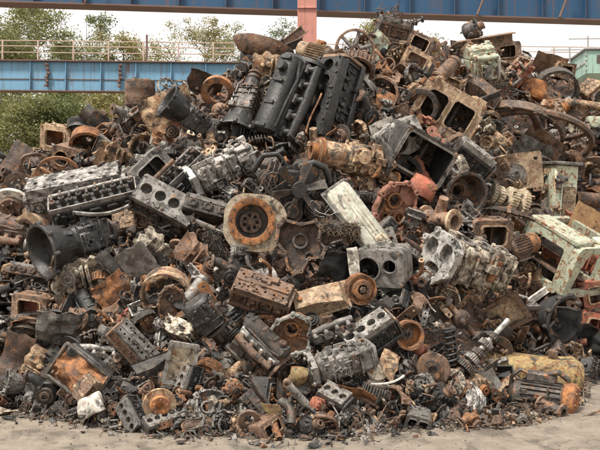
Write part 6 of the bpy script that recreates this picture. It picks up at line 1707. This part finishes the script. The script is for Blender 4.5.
H('hose', 'rubber_strip', 'curved black rubber strip lying on the ground at the lower right', 'the black rubber strip', 553, 424, 26, 90, 30, 0, 'black', 0, Y=8.55, seed=60, cat='strip')
H('steel_bar', 'steel_bar', 'long rusty rod lying on the ground at the lower right', 'the long rusty rod on the ground', 512, 428, 66, 1, 0, 5, 'brown', .0, Y=8.35)
H('steel_bar', 'steel_bar', 'thin bent wire rod on the ground right of the rubber strip', 'the bent wire rod', 585, 416, 50, -10, 0, 20, 'drust', 0, Y=8.86, seed=4)
H('machine_housing', 'crate', 'faded red panel crate at the right edge under the mint frame', 'the faded red panel crate', 594, 326, 40, 12, 4, 10, 'red', .2, openings=1, cat='crate', seed=61, over={'back_wall': 'red'})
H('bell_housing', 'bell_housing', 'black hollow housing lying below the short white bar', 'the black hollow housing', 556, 316, 52, 10, 10, 34, 'soft', .4, seed=62)
H('framed_pane', 'panel_frame', 'olive brown framed panel left of the black hollow housing', 'the olive framed panel', 502, 316, 50, 60, 14, 14, 'tan', .24, over={'frame': 'rust_brown', 'pane': 'tan'}, cat='frame')
H('sheet_panel', 'tarpaulin', 'black draped sheet at the right edge behind the yellow tank', 'the black draped sheet', 590, 352, 52, 20, 20, 0, 'soft', .15, amp=.22, H=.5, seed=63, cat='sheet')
H('axle', 'axle', 'rusty brown axle stub above the slanting geared shaft', 'the brown axle stub', 462, 320, 52, 50, 10, 10, 'brown', .2, L=.7)
H('bracket', 'angle_bracket', 'orange bracket hook left of the sooty orange ended engine', 'the orange bracket hook', 494, 392, 26, 30, 10, 10, 'orange', .3, seed=65)
H('sheet_panel', 'plastic_sheet', 'small pale folded plastic left of the sooty orange ended engine', 'the pale folded plastic', 491, 380, 22, 60, 10, 10, 'white', .36, seed=66, cat='plastic')
H('alternator', 'alternator', 'rusty tan motor half in the litter below the slanting geared shaft', 'the rusty tan half buried motor', 478, 386, 32, 10, 10, 30, 'tan', .22, seed=67)
# ------------------------------------------------------------------ the rest of the heap: copies of every kind
rf = random.Random(2024)
SMALL_W = dict(pulley=4, alternator=4, bracket=9, flanged_pipe=6, pump=7, casting_fragment=14, connecting_rod=10, clutch_plate=2, ring=5, brake_disc=3, plate_offcut=10, steel_bar=10, hose=5, shock_absorber=4,
    manifold=4, coil_spring=2, gear_shaft=4, cylinder_head=4, sheet_panel=5, cover_casting=5, pipe=7, crankshaft=3, machine_housing=3, chunk=3)
PROTO = {}
def proto(kind, v):
    """parts of one variant, baked so that the longest side is 1 m"""
    if (kind, v) in PROTO: return PROTO[(kind, v)]
    r = random.Random(hash_(kind) + v * 131); kw = {}
    if kind == 'engine_block': kw = dict(n=(3, 4, 5)[v % 3], pulley=v % 2 == 0)
    if kind == 'cylinder_head': kw = dict(n=(3, 4, 4)[v % 3], springs=v % 2 == 0)
    if kind == 'gearbox': kw = dict(bell=v != 1, tail=v != 2)
    if kind == 'machine_housing': kw = dict(openings=v % 3 + 1, D=(.2, .3, .14)[v % 3])
    if kind == 'inline_engine': kw = dict(n=(3, 4, 5)[v % 3])
    if kind == 'sheet_panel': kw = dict(amp=(.05, .09, .03)[v % 3], H=(.38, .3, .22)[v % 3], fold=v != 2)
    if kind == 'cover_casting': kw = dict(holes=v % 3 + 1)
    if kind == 'pipe': kw = dict(rad=(.045, .07, .03)[v % 3])
    parts = KINDS[kind](r, **kw)
    if v >= 3: parts = snapped(parts, r, kind)
    lo, hi = bounds(parts); c = Vector((lo + hi) / 2); s = 1 / float((hi - lo).max())
    out = [(q[0], to_mesh(q[1], q[0], MATS['dark_iron'], .016 / s, v + 3, 2.6, s, c), q[2], q[3] if len(q) > 3 else None) for q in parts]
    PROTO[(kind, v)] = out; return out
NOSNAP = ('oil_pan', 'chunk', 'steel_bar', 'hose', 'wire_tangle', 'casting_fragment', 'plate_offcut', 'coil_spring', 'sheet_panel')
def snapped(parts, r, kind):
    """broken piece: whatever lies beyond one or two rough planes is gone"""
    if kind in NOSNAP: return parts
    lo, hi = bounds(parts); c = Vector((lo + hi) / 2); ext = Vector(hi - lo)
    planes = []
    for _ in range(r.choice((1, 2))):
        n = Vector((r.gauss(0, 1), r.gauss(0, .5), r.gauss(0, 1))).normalized(); half = sum(abs(n[i]) * ext[i] for i in range(3)) / 2
        planes.append((c + n * half * r.uniform(.15, .45), n))
    out = []
    for q in parts:
        me = bpy.data.meshes.new('cut'); me.from_pydata([tuple(v) for v in q[1].v], [], q[1].f)
        bm = bmesh.new(); bm.from_mesh(me); bmesh.ops.remove_doubles(bm, verts=bm.verts, dist=2e-5)
        for p, n in planes:
            res = bmesh.ops.bisect_plane(bm, geom=bm.verts[:] + bm.edges[:] + bm.faces[:], plane_co=p, plane_no=n, clear_outer=True)
            ed = [e for e in res['geom_cut'] if isinstance(e, bmesh.types.BMEdge)]
            for v in {v for e in ed for v in e.verts}: v.co += n * (noise.noise(v.co * 22) * .03 + noise.noise(v.co * 7) * .04)
            if ed:
                try: bmesh.ops.holes_fill(bm, edges=ed)
                except Exception: pass
        bm.verts.index_update()
        if len(bm.faces) > 3:
            g = G(); g.v = [v.co.copy() for v in bm.verts]; g.f = [[v.index for v in f.verts] for f in bm.faces]; out.append((q[0], g) + tuple(q[2:]))
        bm.free(); bpy.data.meshes.remove(me)
    names = [q[0] for q in out]
    return [q if len(q) < 4 or q[3] in names else q[:3] for q in out] or parts
def hash_(s): return sum((i + 1) * ord(ch) for i, ch in enumerate(s))
JOIN = {}
def joined(kind, v):
    """single-mesh version for pieces too small in the photo to show parts"""
    if (kind, v) in JOIN: return JOIN[(kind, v)]
    ps = proto(kind, v); me = bpy.data.meshes.new(kind); bm = bmesh.new(); roles = []
    for nm, m, role, _p in ps:
        if role not in roles: roles.append(role)
        n0 = len(bm.faces); bm.from_mesh(m); bm.faces.ensure_lookup_table()
        for f in bm.faces[n0:]: f.material_index = roles.index(role)
    bm.to_mesh(me); bm.free()
    for q in roles: me.materials.append(MATS['dark_iron'])
    me.set_sharp_from_angle(angle=R(38)); JOIN[(kind, v)] = (me, roles); return JOIN[(kind, v)]
PALSET = ['black', 'iron', 'grey', 'alu', 'cream', 'brown', 'drust', 'orange', 'tan', 'red', 'soft']
def palette(px, py):
    #     black iron grey alu cream brown drust orange tan red soft
    if py > 365: w = [18, 15, 20, 6, 5, 14, 8, 16, 13, 1, 4]
    elif px > 390 and py < 170: w = [12, 10, 9, 6, 8, 17, 11, 14, 22, 2, 3]
    elif px < 220 and py < 165: w = [13, 11, 14, 8, 5, 15, 9, 9, 15, 1, 3]
    elif px > 400: w = [20, 11, 11, 6, 7, 13, 9, 16, 14, 4, 5]
    elif 170 < px < 345 and py < 360: w = [40, 16, 16, 9, 4, 6, 4, 7, 5, 0, 8]
    elif px < 170 and py > 280: w = [27, 14, 15, 8, 5, 9, 6, 13, 10, 1, 6]
    else: w = [27, 13, 14, 8, 6, 9, 6, 13, 10, 1, 6]
    return rf.choices(PALSET, w)[0]
FILLERS = []
def set_mats(o, mats):
    for sl, m in zip(o.material_slots, mats): sl.link = 'OBJECT'; sl.material = m
used = {}
def fill(kind, px, py, S, off, single):
    v = rf.randrange(5); D = heap_depth(px, py) - off; p = pt(px, py, D); sc = S * D / F
    pal = palette(px, py)
    if kind == 'sheet_panel' and pal == 'alu': pal = 'grey'
    M = T(*p) @ orient(rf.uniform(-75, 75), rf.uniform(-10, 62), rf.uniform(-70, 70)) @ Matrix.Scale(sc, 4)
    if p.z < sc * .22: M.translation.z = max(p.z, sc * .16)
    if single:
        me, roles = joined(kind, v); o = bpy.data.objects.new(RENAME.get(kind, kind), me); COL.objects.link(o); set_mats(o, [role_mat(pal, q) for q in roles])
    else:
        key = (kind, v)
        if key not in used:
            o = bpy.data.objects.new(RENAME.get(kind, kind), None); COL.objects.link(o); o.empty_display_size = .05
            made = {}
            for nm, me, role, par in proto(kind, v):
                c = made[nm] = link(nm, me, made[par] if par else o); c['_r'] = role
            used[key] = o
        else:
            src = used[key]; o = src.copy(); COL.objects.link(o)
            for ch in src.children:
                c = ch.copy(); COL.objects.link(c); c.parent = o
                for sb in ch.children:
                    d = sb.copy(); COL.objects.link(d); d.parent = c
        for c in o.children_recursive: set_mats(c, [role_mat(pal, c['_r'])])
    o.matrix_world = M
    tag(o, None, CATS[kind], group_of(kind)); FILLERS.append(dict(o=o, kind=kind, pal=pal, px=px, py=py, S=S)); return o
def hero_clear(px, py, S, k): return all(math.hypot(px - h['px'], py - h['py']) > h['r'] * k + S * .24 for h in HEROES)
def layer(n, smin, smax, W, off, gap, hmin, single, region=None, tries=60):
    pts = []; ks = list(W); ws = list(W.values())
    for _ in range(n * tries):
        if len(pts) >= n: break
        px = rf.uniform(-70, 670); lo = lerp(SKY, px) + 3; hi = lerp(FOOT, px) - 6
        py = rf.uniform(lo, hi)
        if region and not region(px, py): continue
        S = rf.uniform(smin, smax) * (1.0 if py > 160 else .88)
        if not hero_clear(px, py, S, hmin): continue
        if any(math.hypot(px - a, py - b) < gap * (S + c) / 2 for a, b, c in pts): continue
        pts.append((px, py, S)); fill(rf.choices(ks, ws)[0], px, py, S, off, single)
layer(150, 30, 52, FILL_W, -.06, .58, .5, False)
layer(520, 17, 36, FILL_W, .06, .47, .4, False)
layer(60, 26, 44, FILL_W, .12, .56, .34, False, lambda x, y: y > 318)
layer(640, 8, 20, SMALL_W, .16, .4, .42, True)
layer(150, 16, 44, dict(steel_bar=7, hose=2, wire_tangle=1, bracket=2, pipe=2), .2, .34, .62, True)
layer(260, 10, 26, SMALL_W, .1, .4, .42, True, lambda x, y: y > 368 and x < 520)
# scrap that has slid forward onto the ground at the lower right
FRONT_EDGE = [(440, 431), (500, 428), (545, 420), (570, 408), (582, 398)]
n_ = 0; spots_ = []
while n_ < 85:
    px = rf.uniform(440, 580); py = rf.uniform(388, lerp(FRONT_EDGE, px)); S = rf.uniform(10, 28)
    if py < 398 and rf.random() < .6: continue
    if any(math.hypot(px - a, py - b) < .3 * (S + c) / 2 for a, b, c in spots_) or (px > 512 and math.hypot((px - 541) / 1.5, py - 389) < 17): continue
    spots_.append((px, py, S)); n_ += 1
    o = fill(rf.choices(list(SMALL_W), list(SMALL_W.values()))[0], px, py, S, .02, True); o.matrix_world.translation.z += rf.uniform(.0, .05)
# ------------------------------------------------------------------ what is seen of each piece, and a label that singles it out
bpy.context.view_layer.update()
def root_of(o):
    while o.parent: o = o.parent
    return o
V = []; Fc = []; owner = []; off = 0; roots = []; rix = {}
for o in SC.objects:
    if o.type != 'MESH': continue
    ro = root_of(o)
    if ro.get('kind') == 'structure' or ro.get('category') == 'tree': continue
    me = o.data; n = len(me.vertices); a = np.empty(n * 3, np.float32); me.vertices.foreach_get('co', a); a = a.reshape(-1, 3)
    m = np.array(o.matrix_world, np.float32); a = a @ m[:3, :3].T + m[:3, 3]
    me.calc_loop_triangles(); k = len(me.loop_triangles); t = np.empty(k * 3, np.int32); me.loop_triangles.foreach_get('vertices', t)
    V.append(a); Fc.append(t.reshape(-1, 3) + off); off += n
    if ro.name not in rix: rix[ro.name] = len(roots); roots.append(ro)
    owner.append(np.full(k, rix[ro.name], np.int32))
V = np.concatenate(V); Fc = np.concatenate(Fc); owner = np.concatenate(owner)
tree_ = BVHTree.FromPolygons(V.tolist(), Fc.tolist(), all_triangles=True)
hits = {}
eye = Vector((0, 0, EYE)); STEP = 1.5
py = 1.0
while py < 450:
    px = .75
    while px < 600:
        h = tree_.ray_cast(eye, ray(px, py).normalized())
        if h[2] is not None:
            e = hits.setdefault(int(owner[h[2]]), [0, 0, 0]); e[0] += 1; e[1] += px; e[2] += py
        px += STEP
    py += STEP
del tree_, V, Fc
seen = {roots[k].name: (v[0] * STEP * STEP, v[1] / v[0], v[2] / v[0]) for k, v in hits.items()}
def kill(o):
    for c in list(o.children_recursive): bpy.data.objects.remove(c)
    bpy.data.objects.remove(o)
REPORT = dict(heroes_hidden=[(h['lm'], round(seen.get(h['o'].name, (0,))[0])) for h in HEROES if seen.get(h['o'].name, (0,))[0] < 60])
keep = []
for f in FILLERS:
    s = seen.get(f['o'].name)
    if s is None or s[0] < 14: kill(f['o'])
    else: f['a'], f['px'], f['py'] = s; keep.append(f)
FILLERS = keep
for h in HEROES:
    s = seen.get(h['o'].name)
    if s: h['px'], h['py'] = s[1], s[2]
NOUN = dict(engine_block='engine block', cylinder_head='cylinder head', bell_housing='bell housing', brake_drum='brake drum', electric_motor='motor', flanged_pipe='flanged pipe', sheet_panel='sheet', channel_beam='channel',
    machine_housing='box casting', gear_shaft='geared shaft', oil_pan='tray', coil_spring='coil spring', wire_tangle='wire tangle', clutch_plate='clutch disc', connecting_rod='rod', brake_disc='brake disc', cover_casting='ribbed cover',
    valve_cover='long cover', leaf_spring='leaf spring', shock_absorber='strut', steel_drum='drum', casting_fragment='broken casting', steel_bar='bar', plate_offcut='plate offcut', inline_engine='engine', chunk='lump')
def direction(dx, dy):
    if abs(dx) < .5 * abs(dy): return 'above' if dy < 0 else 'below'
    if abs(dy) < .5 * abs(dx): return 'left of' if dx < 0 else 'right of'
    return ('upper ' if dy < 0 else 'lower ') + ('left of' if dx < 0 else 'right of')
taken = set()
def words(s): return len(s.split())
for f in sorted(FILLERS, key=lambda f: -f['a']):
    near_ = sorted(HEROES, key=lambda h: math.hypot(h['px'] - f['px'], h['py'] - f['py']))[:9]
    size = 'large' if f['a'] > 900 else ('' if f['a'] > 330 else ('small' if f['a'] > 90 else 'tiny'))
    head = (size + ' ' + TONE[f['pal']] + ' ' + NOUN.get(f['kind'], f['kind'].replace('_', ' '))).strip()
    opts = []
    rel = [direction(f['px'] - h['px'], f['py'] - h['py']) + ' ' + h['lm'] for h in near_]
    for a in rel[:3]: opts.append(head + ' ' + a)
    for i in range(4):
        for j in range(i + 1, 7): opts.append(head + ' ' + rel[i] + ', ' + rel[j])
    for w_ in ('half buried ', 'partly covered '):
        for a in rel[:4]: opts.append(w_ + head + ' ' + a)
    for l in opts:
        if words(l) <= 16 and l not in taken: break
    else: REPORT.setdefault('dup', []).append(l)
    taken.add(l); f['o']['label'] = l
for o in SC.objects:
    if '_r' in o: del o['_r']
REPORT['fillers'] = len(FILLERS); REPORT['heroes'] = len(HEROES); REPORT['objects'] = len(SC.objects)
print('REPORT', REPORT)
